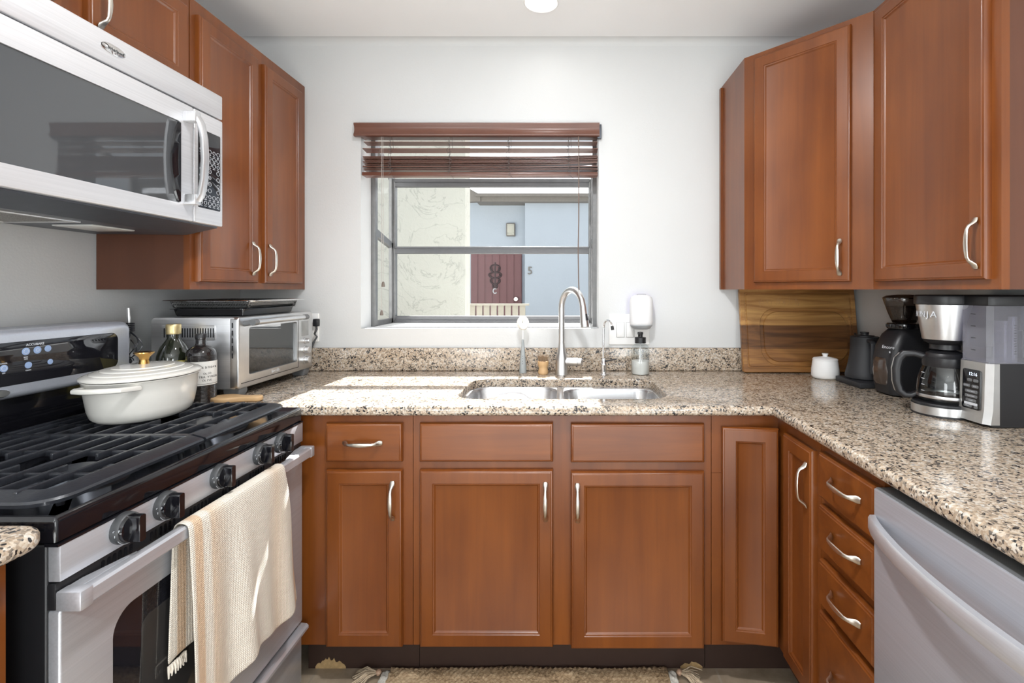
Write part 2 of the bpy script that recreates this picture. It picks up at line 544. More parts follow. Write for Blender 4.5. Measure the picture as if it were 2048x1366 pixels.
M['glass_smoke'] = pane('smoky_glass', (0.42, 0.40, 0.39), 0.10, ior=1.45)
M['glass_oven'] = pane('oven_glass', (0.35, 0.36, 0.37), 0.12, ior=1.5)
M['tank'] = pane('clear_tank', (0.78, 0.78, 0.86), 0.08, 0.1, ior=1.4)
_nt = M['tank'].node_tree                              # slightly milky plastic
_o = _nt.nodes['Material Output']; _sh = _o.inputs[0].links[0].from_socket
_df = _nt.nodes.new('ShaderNodeBsdfDiffuse'); _df.inputs[0].default_value = (0.55, 0.55, 0.60, 1)
_mx = _nt.nodes.new('ShaderNodeMixShader'); _mx.inputs[0].default_value = 0.20
_nt.links.new(_sh, _mx.inputs[1]); _nt.links.new(_df.outputs[0], _mx.inputs[2]); _nt.links.new(_mx.outputs[0], _o.inputs[0])
M['alu'] = plain('bronze_aluminium', (0.20, 0.20, 0.20), 0.4, 0.6, var=0.1)
M['alu_dark'] = plain('dark_aluminium', (0.11, 0.11, 0.115), 0.45, 0.4)
M['slat'] = wood('blind_slat', (0.105, 0.040, 0.026), (0.16, 0.065, 0.042), 'x', 0.35, 0.2)
M['cord'] = plain('cord', (0.42, 0.38, 0.35), 0.8)
M['cord_dark'] = plain('dark_cord', (0.10, 0.08, 0.075), 0.8)
M['stucco'] = stucco('cream_stucco', (0.52, 0.515, 0.46))
M['stucco_b'] = plaster('pale_stucco', (0.46, 0.52, 0.60), 20, 0.4, 0.9, 0.01)
M['roof'] = plain('pale_shingles', (0.62, 0.64, 0.68), 0.9, var=0.25, nscale=9, bmp=0.4)
M['fascia'] = plain('taupe_fascia', (0.21, 0.195, 0.18), 0.7)
M['red_door'] = plain('maroon_door', (0.17, 0.075, 0.085), 0.5)
M['iron_scroll'] = plain('wrought_iron', (0.05, 0.03, 0.035), 0.6)
M['fence'] = plain('weathered_boards', (0.34, 0.32, 0.28), 0.8)
M['ground'] = plain('patio_concrete', (0.48, 0.46, 0.43), 0.9, var=0.15, nscale=6)
M['dirt'] = plain('patio_soil', (0.33, 0.26, 0.19), 0.9, var=0.2, nscale=12)

# ================================================================== the room
XL, XR, YB, ZC = -1.486, 1.345, 2.27, 2.438
YR = -3.6
WX0, WX1, WZ0, WZ1 = -0.929, 0.166, 1.106, 2.03       # window opening in the back wall

MB().box(XL - .12, XR + .12, YR - .12, YB + .0, -0.06, 0).build('floor', M['tile'], kind='structure')
MB().box(XL - .12, XR + .12, YR - .12, YB + .12, ZC, ZC + .08).build('ceiling', M['ceil'], kind='structure')
MB().box(XL - .12, XL, YR, YB, 0, ZC).build('wall_left', M['wall'], kind='structure')
MB().box(XR, XR + .12, YR, YB, 0, ZC).build('wall_right', M['wall'], kind='structure')
MB().slab([(XL - .12, -.06), (XR + .12, -.06), (XR + .12, ZC), (XL - .12, ZC)], YB, YB + .12,
          [[(WX0, WZ0), (WX1, WZ0), (WX1, WZ1), (WX0, WZ1)]], plane='XZ').build('wall_back', M['wall'], kind='structure', flat=True)
MB().slab([(XL - .12, -.06), (XR + .12, -.06), (XR + .12, ZC), (XL - .12, ZC)], YR - .12, YR,
          [[(-1.25, .05), (1.25, .05), (1.25, 2.12), (-1.25, 2.12)]], plane='XZ').build('wall_rear', M['wall'], kind='structure', flat=True)
d1 = thing('door_1', 'glazed sliding door behind the photographer', 'door', (0, YR, .05), kind='structure')
mb = MB()
for x in (-1.25, -.03, 1.19): mb.box(x, x + .06, YR - .08, YR - .03, .05, 2.12)
for z in (.05, 2.06): mb.box(-1.25, 1.25, YR - .08, YR - .03, z, z + .06)
mb.build('door_frame', M['alu'], d1, flat=True)
# soft coved seam between the back wall and the ceiling
pts = [(YB, ZC - .03)] + [(YB - .03 + .03 * math.cos(a), ZC - .03 + .03 * math.sin(a)) for a in [PI / 2 * k / 6 for k in range(7)]] + [(YB, ZC)]
mb = MB()
mb.loops([[(XL, y, z) for (y, z) in pts], [(XR, y, z) for (y, z) in pts]])
mb.build('trim_1', M['wall'], kind='structure')

# ------------------------------------------------------------------ garden window
GY = 2.70                                              # plane of the projecting front glass
w1 = thing('window_1', 'projecting greenhouse kitchen window with bronze aluminium frame', 'window', (-.38, 2.4, WZ0), kind='structure')
mb = MB()
mb.rbox(WX0 - .02, WX1 + .02, 2.392, GY + .03, WZ0 - .05, WZ0, .004)
mb.build('window_sill', M['white'], w1)
GT0, GT1 = 2.05, 1.885                                 # glass roof: height at the wall and at the front
mb = MB()
for sx in (0, 1):
    xo = WX0 - .01 if sx == 0 else WX1 + .01
    d = 1 if sx == 0 else -1
    a, b2 = sorted((xo, xo + d * .034)); mb.box(a, b2, GY - .035, GY, WZ0, GT1)             # front corner post
    a, b2 = sorted((xo + d * .006, xo + d * .022)); mb.box(a, b2, GY - .055, GY - .033, WZ0, GT1)
    a, b2 = sorted((xo, xo + d * .030)); mb.box(a, b2, 2.392, 2.425, WZ0, GT0)               # post by the wall
    a, b2 = sorted((xo + d * .002, xo + d * .020)); mb.box(a, b2, 2.42, 2.445, WZ0, GT0)
    a, b2 = sorted((xo, xo + d * .022))
    mb.box(a, b2, 2.42, GY - .03, WZ0, WZ0 + .026)
    mb.add([(x, y, z) for x in (a, b2) for (y, z) in ((2.42, 1.552), (GY - .03, 1.505), (GY - .03, 1.537), (2.42, 1.592))],
           [(0, 1, 2, 3), (7, 6, 5, 4), (0, 4, 5, 1), (1, 5, 6, 2), (2, 6, 7, 3), (3, 7, 4, 0)])
    mb.add([(x, y, z) for x in (a, b2) for (y, z) in ((2.40, GT0 - .04), (GY, GT1 - .03), (GY, GT1 + .005), (2.40, GT0))],
           [(0, 1, 2, 3), (7, 6, 5, 4), (0, 4, 5, 1), (1, 5, 6, 2), (2, 6, 7, 3), (3, 7, 4, 0)])
mb.build('window_frame', M['alu'], w1, bevel=.002)
mb = MB()
mb.box(WX0 + .02, WX1 - .02, GY - .034, GY, WZ0, WZ0 + .036)
mb.box(WX0 + .02, WX1 - .02, GY - .042, GY - .03, WZ0, WZ0 + .015)
mb.box(WX0 + .02, WX1 - .02, GY - .034, GY, GT1 - .042, GT1)
mb.box(WX0 + .02, WX1 - .02, GY - .040, GY - .03, GT1 - .018, GT1)
mb.build('window_rail', M['alu_dark'], w1, bevel=.002)
mb = MB()
mb.box(WX0 + .02, WX1 - .02, GY - .034, GY, 1.480, 1.518)
mb.box(WX0 + .02, WX1 - .02, GY - .042, GY - .03, 1.508, 1.518)
mb.build('window_rail', M['alu_dark'], w1, bevel=.002)
for (z0, z1) in ((WZ0 + .03, 1.485), (1.515, GT1 - .03)):
    MB().box(WX0 + .02, WX1 - .02, GY - .018, GY - .015, z0, z1).build('pane', M['glass'], w1, flat=True)
for xs in (WX0 + .001, WX1 - .004):
    MB().box(xs, xs + .003, 2.42, GY - .03, WZ0 + .02, GT1).build('pane', M['glass'], w1, flat=True)
MB().add([(WX0, 2.40, GT0 - .005), (WX1, 2.40, GT0 - .005), (WX1, GY, GT1 - .005), (WX0, GY, GT1 - .005),
          (WX0, 2.40, GT0), (WX1, 2.40, GT0), (WX1, GY, GT1), (WX0, GY, GT1)],
         [(3, 2, 1, 0), (4, 5, 6, 7), (0, 1, 5, 4), (1, 2, 6, 5), (2, 3, 7, 6), (3, 0, 4, 7)]).build('pane', M['glass'], w1, flat=True)

# ------------------------------------------------------------------ outside
MB().box(-9, 9, 2.42, 16, -.12, -.01).build('ground', M['ground'], kind='structure')
t = MB().slab([(-6.0, -.01), (-.79, -.01), (-.79, 3.0), (-6.0, 3.0)], 4.0, 4.21, plane='XZ').build('garden_wall', M['stucco'], flat=True)
tagp(t, 'tall cream stucco wall with trowel ridges just outside the window', 'wall')
MB().box(-6, -.9, 3.0, 3.99, -.01, .5).build('planting_bed', M['dirt'], flat=True)
tagp(bpy.data.objects['planting_bed'], 'raised bed of bare brown soil below the cream stucco wall', 'planting bed')

HY = 8.72                                               # recessed entry wall of the house across the yard
FY = 8.5                                               # its forward wall
def HX(u, Y): return (u - PU) * Y / FPX
def HZ(v, Y): return EYE + (PV - v) * Y / FPX
hs = thing('neighbouring_house', 'pale blue-grey stucco house with a maroon entry door across the yard', 'house', (-.5, FY, -.01))
mb = MB()
xc = HX(1050, FY)
mb.box(-5, xc, HY, HY + .2, -.01, 2.95)
mb.box(xc, 5.0, FY, HY + .2, -.01, 2.95)
mb.build('stucco_facade', M['stucco_b'], hs, flat=True)
dx0, dx1, dz = HX(943, HY), HX(1044, HY), HZ(507, HY)
dr = MB()
dr.box(dx0, dx1, HY - .05, HY, .0, dz)
n = 7
for k in range(n):
    a = dx0 + (dx1 - dx0) * k / n
    dr.box(a + .012, a + (dx1 - dx0) / n - .012, HY - .062, HY - .049, .03, dz - .03)
dro = dr.build('entry_door', M['red_door'], hs, flat=True)
sc = MB()
cx = (dx0 + dx1) / 2 - .02
def DZ(v): return HZ(v, HY)
for sgn in (-1, 1):
    for (v0, v1, w) in ((530, 545, .10), (545, 556, .13), (556, 568, .10), (568, 576, .05)):
        zc = (DZ(v0) + DZ(v1)) / 2; h = DZ(v0) - DZ(v1)
        pp = [(cx + sgn * w * math.sin(a) * (1 - .25 * a / PI), HY - .07, zc + h * .5 * math.cos(a)) for a in [1.6 * PI * k / 12 for k in range(13)]]
        sc.tube(pp, .012, 6)
sc.box(cx - .012, cx + .012, HY - .08, HY - .06, DZ(578), DZ(525))
sc.build('iron_scroll', M['iron_scroll'], dro)
kb = MB(); kb.lathe([(.0, -.03), (.035, -.03), (.045, 0), (.035, .03), (0, .03)], xf=frame((HX(1033, HY), HY - .10, HZ(598, HY)), (1, 0, 0), (0, 0, 1)), seg=14)
kb.build('door_knob', M['chrome'], dro)
kb = MB(); kb.tube([(cx + .034 * math.cos(a), HY - .075, DZ(582) + .042 * math.sin(a)) for a in [PI * .3 + 1.5 * PI * k / 8 for k in range(9)]], .010, 6)
kb.build('knocker', M['print'], dro)
EY = 8.38                                              # eave line
rf = MB()
ex0 = HX(953, EY)
rf.loops([[(x, y, z) for (y, z) in ((EY - .02, HZ(388, EY)), (12.9, HZ(388, EY) + 2.1), (12.9, HZ(388, EY) + 1.9), (EY, HZ(388, EY) - .05))] for x in (-5.2, 5.2)])
rf.build('roof', M['roof'], hs, flat=True)
fs = MB()
fs.box(ex0, 5.2, EY - .04, EY + .02, HZ(404, EY), HZ(389, EY)); fs.box(ex0, 5.2, EY - .10, EY - .04, HZ(395, EY), HZ(389, EY))
fs.box(ex0, 5.2, EY + .02, HY, HZ(404, EY), HZ(403, EY) + .01)
fs.build('fascia', M['fascia'], hs, flat=True)
gb = MB()                                              # sloping bargeboard at the eave's corner
gx0, gx1 = HX(939, EY), HX(962, EY)
gb.loops([[(x, y, z) for (x, z) in ((gx0, HZ(405, EY)), (gx1, HZ(404, EY)), (gx1, HZ(391, EY)), (gx0, HZ(378, EY)))] for y in (EY - .07, EY + .05)])
gb.build('bargeboard', M['fascia'], hs, flat=True)
lm = MB(); lm.rbox(HX(1013, HY), HX(1031, HY), HY - .06, HY, HZ(473, HY), HZ(447, HY), .01)
lmo = lm.build('porch_plaque', M['fascia'], hs)
lm = MB(); lm.rbox(HX(1015, HY), HX(1029, HY), HY - .075, HY - .055, HZ(471, HY), HZ(449, HY), .006)
lm.build('plaque_face', M['stucco'], lmo)
nb = MB(); nb.text('5', .19, FNY(HX(1060, FY), FY - .012, HZ(542, FY)), .01)
nb.build('house_number', M['fascia'], hs)
GFY = 6.2
fn = thing('slatted_gate', 'low weathered board gate with gaps outside the kitchen window', 'gate', (HX(1000, GFY), GFY, -.01))
x = HX(938, GFY)
mb = MB(); mb.box(HX(925, GFY), HX(1059, GFY), GFY - .07, GFY - .02, HZ(611, GFY), HZ(607, GFY))
mb.build('rail', M['fence'], fn, flat=True)
MB().box(HX(925, GFY), HX(1052, GFY), GFY + .02, GFY + .05, .3, .4).build('rail', M['fence'], fn, flat=True)
for k in range(9):
    u0 = 925 + 14.3 * k
    MB().box(HX(u0, GFY), HX(u0 + 11.2, GFY), GFY - .02, GFY + .02, -.01, HZ(611, GFY)).build('picket', M['fence'], fn, flat=True)

# ================================================================== cabinets
def door(mb, W, H, xf, panel=True):
    seq = [(0, 0), (0, -.012), (.003, -.0165), (.0055, -.0172), (.008, -.020)]
    if panel: seq += [(.042, -.020), (.0435, -.0178), (.0475, -.0165), (.0505, -.0125), (.0525, -.0115)]
    L = [[(i, y, i), (W - i, y, i), (W - i, y, H - i), (i, y, H - i)] for (i, y) in seq]
    return mb.loops(L, True, True, True, xf)

def pull(mb, xf):
    """bow pull with flared feet, along local x, standing out along local -y"""
    p = [(-.063, -.003), (-.058, -.005), (-.052, -.008), (-.047, -.014), (-.042, -.021), (-.034, -.0255), (-.018, -.028), (0, -.029),
         (.018, -.028), (.034, -.0255), (.042, -.021), (.047, -.014), (.052, -.008), (.058, -.005), (.063, -.003)]
    w = [.006, .0085, .0088, .0068, .0048, .0048, .0062, .0068, .0062, .0048, .0048, .0068, .0088, .0085, .006]
    h = [.002, .0032, .004, .0044, .004, .0034, .0034, .0034, .0034, .0034, .004, .0044, .004, .0032, .002]
    mb.strap([(a, b, 0) for (a, b) in p], (0, 0, 1), w, h, 12, xf)
    return mb

VERT = Matrix.Rotation(PI / 2, 4, 'Y')                 # turns a level pull upright

def front(root, base, kind, x0, x1, z0, z1, handle=None, lab=None, xf2=None):
    """a door or drawer front on a cabinet; base is the matrix of the cabinet's front plane"""
    xf = (base @ Matrix.Translation((x0, 0, z0))) if xf2 is None else xf2
    nm = 'door' if kind == 'door' else 'drawer_front' if kind == 'fixed' else 'drawer'
    d = door(MB(), x1 - x0, z1 - z0, xf, kind == 'door').build(nm, M['wood_v'] if kind == 'door' else M['wood_h'], root, lab)
    if handle:
        hx, hz, up = handle
        m = (base @ Matrix.Translation((hx, -.0195, hz))) if xf2 is None else (xf2 @ Matrix.Translation((hx - x0, -.0195, hz - z0)))
        if up: m = m @ VERT
        pull(MB(), m).build('handle', M['nickel'], d, 'satin nickel bow pull')
    return d

def base_box(root, base, Wd, D, z0, z1):
    mb = MB(base)
    mb.box(0, Wd, 0, .02, z0, z1)
    mb.box(0, .018, .02, D, z0, z1); mb.box(Wd - .018, Wd, .02, D, z0, z1)
    mb.box(.018, Wd - .018, .02, D, z0, z0 + .018); mb.box(.018, Wd - .018, D - .012, D, z0 + .018, z1)
    mb.build('carcass', M['wood_v'], root, flat=True)
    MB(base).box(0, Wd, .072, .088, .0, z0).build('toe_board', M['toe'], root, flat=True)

FYB = 1.60                                            # face frames of the sink run
BZ0, BZ1 = .132, .880
# --- narrow drawer and door cabinet
c = thing('base_cabinet', 'narrow cherry base cabinet with one drawer over one door beside the range', 'cabinet', (-.66, 1.9, 0))
b = TR((-.862, FYB, 0))
base_box(c, b, .376, .66, BZ0, BZ1)
front(c, b, 'drawer', .100, .3455, .731, .856, (.2215, .794, False))
front(c, b, 'door', .100, .3455, .134, .705, (.317, .609, True))
mb = MB()
def blotch(mb, x0, x1, h, y, seed, n=18):
    rr = random.Random(seed)
    top = [(x1 - (x1 - x0) * k / n, max(.003, h * math.sin(PI * (k + .5) / (n + 1)) ** .6 * rr.uniform(.65, 1.1))) for k in range(n + 1)]
    mb.slab([(x0, .0005), (x1, .0005)] + top, y - .0015, y - .0002, plane='XZ')
blotch(mb, -.838, -.735, .036, FYB + .072, 3)
mb.build('worn_patch', M['raw'], c, 'bare tan patch where the dark finish has peeled', flat=True)
# --- sink base
c = thing('sink_cabinet', 'wide cherry sink base with two blank drawer fronts over two doors', 'cabinet', (0, 1.9, 0))
b = TR((-.484, FYB, 0))
base_box(c, b, .966, .66, BZ0, BZ1)
front(c, b, 'fixed', .024, .4535, .731, .856)
front(c, b, 'fixed', .511, .941, .729, .854)
front(c, b, 'door', .024, .4535, .134, .705, (.4295, .606, True))
front(c, b, 'door', .511, .941, .129, .699, (.532, .602, True))
mb = MB(); blotch(mb, .40, .475, .022, FYB + .072, 5, 10)
mb.build('worn_patch', M['raw'], c, 'bare tan patch where the dark finish has peeled', flat=True)
# --- corner cabinet with folding pair of doors
FXR = .70                                              # face frames of the dishwasher run
c = thing('corner_cabinet', 'cherry inside-corner base cabinet with two tall narrow folding doors', 'cabinet', (.9, 1.8, 0))
b = TR((.484, FYB, 0)); b2 = TR((FXR, FYB, 0), -PI / 2)
mb = MB()
mb.slab([(.484, FYB), (FXR, FYB), (FXR, 1.334), (1.342, 1.334), (1.342, 2.262), (.484, 2.262)], BZ0, BZ1 - .19)
mb.slab([(.484, FYB), (FXR, FYB), (FXR, 1.334), (FXR + .03, 1.334), (FXR + .03, FYB + .03), (.484, FYB + .03)], BZ1 - .189, BZ1)
mb.build('carcass', M['wood_v'], c, flat=True)
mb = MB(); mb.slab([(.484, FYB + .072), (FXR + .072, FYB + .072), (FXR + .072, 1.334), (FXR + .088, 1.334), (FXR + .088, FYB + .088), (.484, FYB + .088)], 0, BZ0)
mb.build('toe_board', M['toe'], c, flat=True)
front(c, b, 'door', 0, .174, .150, .843, None, xf2=TR((.5165, FYB + .003, .150), math.radians(-9.2)))
front(c, b2, 'door', .075, .250, .150, .843, (.2285, .742, True))
# --- four-drawer bank
c = thing('drawer_cabinet', 'slim cherry cabinet of four stacked drawers beside the dishwasher', 'cabinet', (1.0, 1.2, 0))
b = TR((FXR, 1.332, 0), -PI / 2)
base_box(c, b, .262, .64, BZ0, BZ1)
for (za, zb) in ((.734, .856), (.598, .715), (.452, .570), (.150, .434)):
    front(c, b, 'drawer', .019, .256, za, zb, (.150, za + (zb - za) * .58, False))
# --- cabinet beside the near end of the range
c = thing('base_cabinet', 'cherry base cabinet under the short granite counter at the near end of the range', 'cabinet', (-1.15, .5, 0))
b = TR((-.848, .05, 0), PI / 2)
base_box(c, b, .700, .63, BZ0, BZ1)
front(c, b, 'door', .36, .672, .134, .845, None)

# --- wall cabinets
UZ0, UZ1 = 1.286, 2.218
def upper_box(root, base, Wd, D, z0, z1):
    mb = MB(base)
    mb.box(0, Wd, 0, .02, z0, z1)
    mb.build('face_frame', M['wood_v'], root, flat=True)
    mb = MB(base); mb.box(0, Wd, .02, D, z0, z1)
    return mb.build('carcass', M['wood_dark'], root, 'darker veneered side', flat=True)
UX = -1.186
c = thing('wall_cabinet', 'tall cherry wall cabinet with two doors above the toaster oven', 'cabinet', (-1.33, 1.9, UZ0))
b = TR((UX, 1.567, 0), PI / 2)
upper_box(c, b, .699, .297, UZ0, UZ1)
front(c, b, 'door', .022, .328, 1.311, 2.173, (.287, 1.402, True))
front(c, b, 'door', .372, .650, 1.311, 2.173, (.393, 1.402, True))
c = thing('wall_cabinet', 'short cherry wall cabinet directly above the microwave', 'cabinet', (-1.33, 1.18, 1.9))
b = TR((UX, .803, 0), PI / 2)
upper_box(c, b, .760, .297, 1.899, UZ1)
front(c, b, 'door', .022, .350, 1.921, 2.173, (.318, 2.01, True))
front(c, b, 'door', .413, .735, 1.921, 2.173, (.437, 2.005, True))
# diagonal corner cabinet
c = thing('wall_cabinet', 'cherry corner wall cabinet with one angled door above the cutting board', 'cabinet', (1.1, 2.0, UZ0))
B_, C_ = (.733, 1.985), (1.04, 1.647)
mb = MB(); mb.slab([B_, C_, (1.342, 1.647), (1.342, 2.267), (.733, 2.267)], UZ0, UZ1)
mb.build('carcass', M['wood_v'], c, flat=True)
mb = MB(); mb.box(.722, .733, 2.247, 2.267, UZ0, UZ1 - .012)
mb.build('scribe_strip', M['wood_v'], c, flat=True)
ang = math.atan2(C_[1] - B_[1], C_[0] - B_[0])
b = TR((B_[0], B_[1], 0), ang)
ln = math.hypot(C_[0] - B_[0], C_[1] - B_[1])
front(c, b, 'door', .046, .392, 1.313, 2.196, (.360, 1.398, True))
c = thing('wall_cabinet', 'cherry wall cabinet with one door above the coffee maker', 'cabinet', (1.2, 1.4, UZ0))
b = TR((1.04, 1.645, 0), -PI / 2)
upper_box(c, b, .478, .300, UZ0, UZ1)
front(c, b, 'door', .028, .452, 1.311, 2.196, (.432, 1.40, True))

# ================================================================== worktops
ct = thing('countertop', 'speckled tan and black granite worktop running round the corner with sink cutout', 'countertop', (0, 1.9, .882))
SINK = rrect(-.368, .366, 1.677, 2.050, .075, 8)
mb = MB()
mb.slab([(-1.484, 1.567), (.668, 1.567), (.668, .44), (1.343, .44), (1.343, 2.268), (-1.484, 2.268)], .882, .914, [SINK], r=.013, r0=.011, seg=5, hr=.004)
mb.build('worktop', M['granite'], ct, ang=50)
mb = MB(); mb.slab([(-1.482, .9142), (1.341, .9142), (1.341, 1.0185), (-1.482, 1.0185)], 2.249, 2.268, plane='XZ', r=.0, r0=.004)
mb.build('backsplash', M['granite'], ct)
ct2 = MB(); ct2.slab(rrect(-1.484, -.806, .04, .786, (.002, .03, .045, .002), 8), .884, .914, r=.013, r0=.012, seg=5)
tagp(ct2.build('countertop', M['granite'], loc=(-1.1, .4, .884)), 'short granite worktop with a rounded corner at the near end of the range', 'countertop')

# ================================================================== sink and taps
sk = thing('sink', 'stainless steel double bowl undermount sink set in the granite', 'sink', (0, 1.86, .66))
bl = rrect(-.360, -.022, 1.686, 2.042, .07, 8); br_ = rrect(.004, .358, 1.686, 2.010, .07, 8)
mb = MB(); mb.slab(rrect(-.39, .388, 1.655, 2.07, .085, 8), .8765, .8815, [bl, br_], hr=.003)
mb.build('rim', M['steel_sink'], sk)
for q, hole in enumerate((bl, br_)):
    L = []
    for (d, z) in ((-.0008, .879), (.003, .868), (.012, .72), (.018, .700), (.032, .686), (.055, .682)):
        L.append([(p[0], p[1], z) for p in offset_poly(hole, d)])
    cx = sum(p[0] for p in hole) / len(hole); cy = sum(p[1] for p in hole) / len(hole)
    L.append([(cx + (p[0] - cx) * .2, cy + (p[1] - cy) * .2, .679) for p in hole])
    mb = MB(); mb.loops(L, False, True); mb.build('bowl', M['steel_sink'], sk, ang=60)
    mb = MB(); mb.lathe([(.045, .680), (.045, .684), (.036, .685), (.030, .682)], (cx, cy, 0), 24); mb.build('drain', M['chrome'], sk)
rk = thing('sink_rack', 'thin wire rack with an arched end standing in the sink bowl', 'rack', (-.19, 1.86, .69))
mb = MB()
for y in (1.80, 1.85, 1.90, 1.95): mb.tube([(-.30, y, .70), (-.10, y, .70)], .0022, 6)
for x in (-.30, -.25, -.20, -.15, -.10): mb.tube([(x, 1.80, .70), (x, 1.95, .70)], .0022, 6)
for (x, y) in ((-.30, 1.80), (-.10, 1.80), (-.30, 1.95), (-.10, 1.95)): mb.tube([(x, y, .687), (x, y, .70)], .004, 6)
mb.build('wire_grid', M['chrome'], rk)
mb = MB(); mb.tube([(-.30, 1.95, .70), (-.30, 1.965, .848), (-.265, 1.968, .853), (-.245, 1.968, .868), (-.20, 1.968, .876), (-.155, 1.968, .868), (-.135, 1.968, .853), (-.10, 1.965, .848), (-.10, 1.95, .70)], .0022, 6)
mb.build('arched_end', M['chrome'], rk)

fc = thing('faucet', 'tall brushed steel gooseneck faucet with pull-down spray', 'faucet', (-.004, 2.150, .914))
fx, fy = -.004, 2.150
mb = MB(); mb.lathe([(0, .9145), (.0285, .9145), (.029, .918), (.0275, .925), (.0265, .965), (.0245, .99), (.0165, 1.025), (.0145, 1.045), (.0142, 1.055)], (fx, fy, 0), 32, cap0=False)
mb.build('body', M['steel_soft'], fc)
dx, dy = .088, -.135
pts = [(fx, fy, 1.05), (fx, fy, 1.10), (fx, fy, 1.16), (fx, fy, 1.205)]
for k in range(1, 15):
    a = PI * k / 14 * .93
    s = (1 - math.cos(a)) / 2
    pts.append((fx + dx * s, fy + dy * s, 1.205 + .079 * math.sin(a)))
lx, ly, lz = pts[-1]
mb = MB(); mb.tube(pts + [(lx + .002, ly - .004, lz - .014)], .0135, 16); mb.build('spout', M['steel_soft'], fc)
mb = MB()
hd = [(lx + .001, ly - .003, lz - .012), (lx + .003, ly - .006, lz - .03), (lx + .007, ly - .014, lz - .075), (lx + .0085, ly - .017, lz - .090)]
mb.tube(hd, [.0142, .0150, .0185, .0180], 18); so = mb.build('spray_head', M['steel_soft'], fc)
mb = MB(); mb.strap([(hd[1][0] + .010, hd[1][1] - .013, hd[1][2] - .006), (hd[2][0] + .011, hd[2][1] - .0165, hd[2][2] + .015)], (1, .8, 0), .0045, .002, 10)
mb.build('spray_button', M['black'], so)
mb = MB(); mb.tube([(fx + .01, fy - .002, .972), (fx + .070, fy - .012, .972)], .0165, 20); mb.tube([(fx + .071, fy - .012, .972), (fx + .086, fy - .014, .972), (fx + .092, fy - .015, .9715)], [.0160, .0155, .010], 20)
mb.build('lever', M['steel_soft'], fc)

ft = thing('filter_tap', 'slim chrome drinking-water tap with a black lever beside the faucet', 'tap', (.180, 2.155, .914))
tx, ty = .180, 2.155
mb = MB(); mb.lathe([(0, .9145), (.021, .9145), (.021, .918), (.0125, .9195), (.012, .955), (.0135, .957), (.0135, .962), (.010, .968), (.009, .982), (.004, .986)], (tx, ty, 0), 24, cap0=False)
mb.build('body', M['chrome'], ft)
pts = [(tx - .002, ty, .98), (tx - .002, ty, 1.02), (tx - .001, ty, 1.095), (tx, ty, 1.115)] + [(tx + .016 * (1 - math.cos(a)), ty - .03 * (1 - math.cos(a)), 1.120 + .033 * math.sin(a)) for a in [PI * k / 10 * .9 for k in range(11)]]
mb = MB(); mb.tube(pts, .0045, 12); mb.build('spout', M['chrome'], ft)
e = Vector(pts[-1]); mb = MB(); mb.tube([e, e + Vector((.002, -.003, -.016))], .0065, 12); mb.build('nozzle', M['black'], ft)
mb = MB(); mb.strap([(tx + .004, ty - .004, .972), (tx + .02, ty - .008, .976), (tx + .055, ty - .012, .983)], (0, 1, .1), [.005, .005, .004], [.004, .0035, .003], 10)
mb.build('lever', M['black'], ft)

# ------------------------------------------------------------------ things round the sink
dw = thing('dish_wand', 'upright bottle brush with grey tapered handle and fluffy white head', 'brush', (-.177, 2.200, .914))
mb = MB(); mb.lathe([(0, .9145), (.0155, .9145), (.0165, .922), (.015, .945), (.0085, 1.02), (.005, 1.062), (.003, 1.064)], (-.177, 2.20, 0), 20); hb = mb.build('handle', plain('grey_green_handle', (.34, .37, .38), .35), dw)
mb = MB()
for k in range(4): mb.box(-.1785, -.1755, 2.1825 + .0014 * k, 2.187 + .0014 * k, .956 + .011 * k, .958 + .011 * k)
mb.build('grip_mark', M['print_dark'], hb, flat=True)
mb = MB(); mb.tube([(-.177, 2.20, 1.06), (-.177, 2.20, 1.115)], .0025, 8); mb.build('stem', M['white'], dw)
mb = MB()
foam = plain('white_foam', (.85, .84, .80), .9, var=.05, nscale=120, bmp=.3)
for sg in (-1, 1):
    mb.tube([(-.177 + sg * (.004 + .015 * math.sin(a)), 2.20 - .006 * sg, 1.136 + .021 * math.cos(a)) for a in [2 * PI * k / 14 for k in range(14)]], .0095, 10, closed=True)
mb.build('scrub_head', foam, dw)

pb = thing('pot_brush', 'small beech pot brush standing on its waisted handle, bristles up', 'brush', (-.085, 2.165, .914))
mb = MB(); mb.lathe([(0, .9145), (.020, .9145), (.0225, .919), (.0225, .927), (.0195, .938), (.0195, .945), (.0235, .955), (.0245, .967), (.024, .972), (0, .973)], (-.085, 2.165, 0), 24); mb.build('handle', M['beech'], pb)
mb = MB()
for k in range(60):
    a = random.uniform(0, 2 * PI); r = .020 * math.sqrt(random.random())
    x0, y0 = -.085 + r * math.cos(a), 2.165 + r * math.sin(a)
    mb.tube([(x0, y0, .970), (x0 + r * .35 * math.cos(a), y0 + r * .35 * math.sin(a), .994 + random.uniform(-.003, .005))], .0016, 5)
mb.build('bristles', plain('tampico_bristle', (.24, .17, .11), .9, var=.3), pb, kind='stuff')

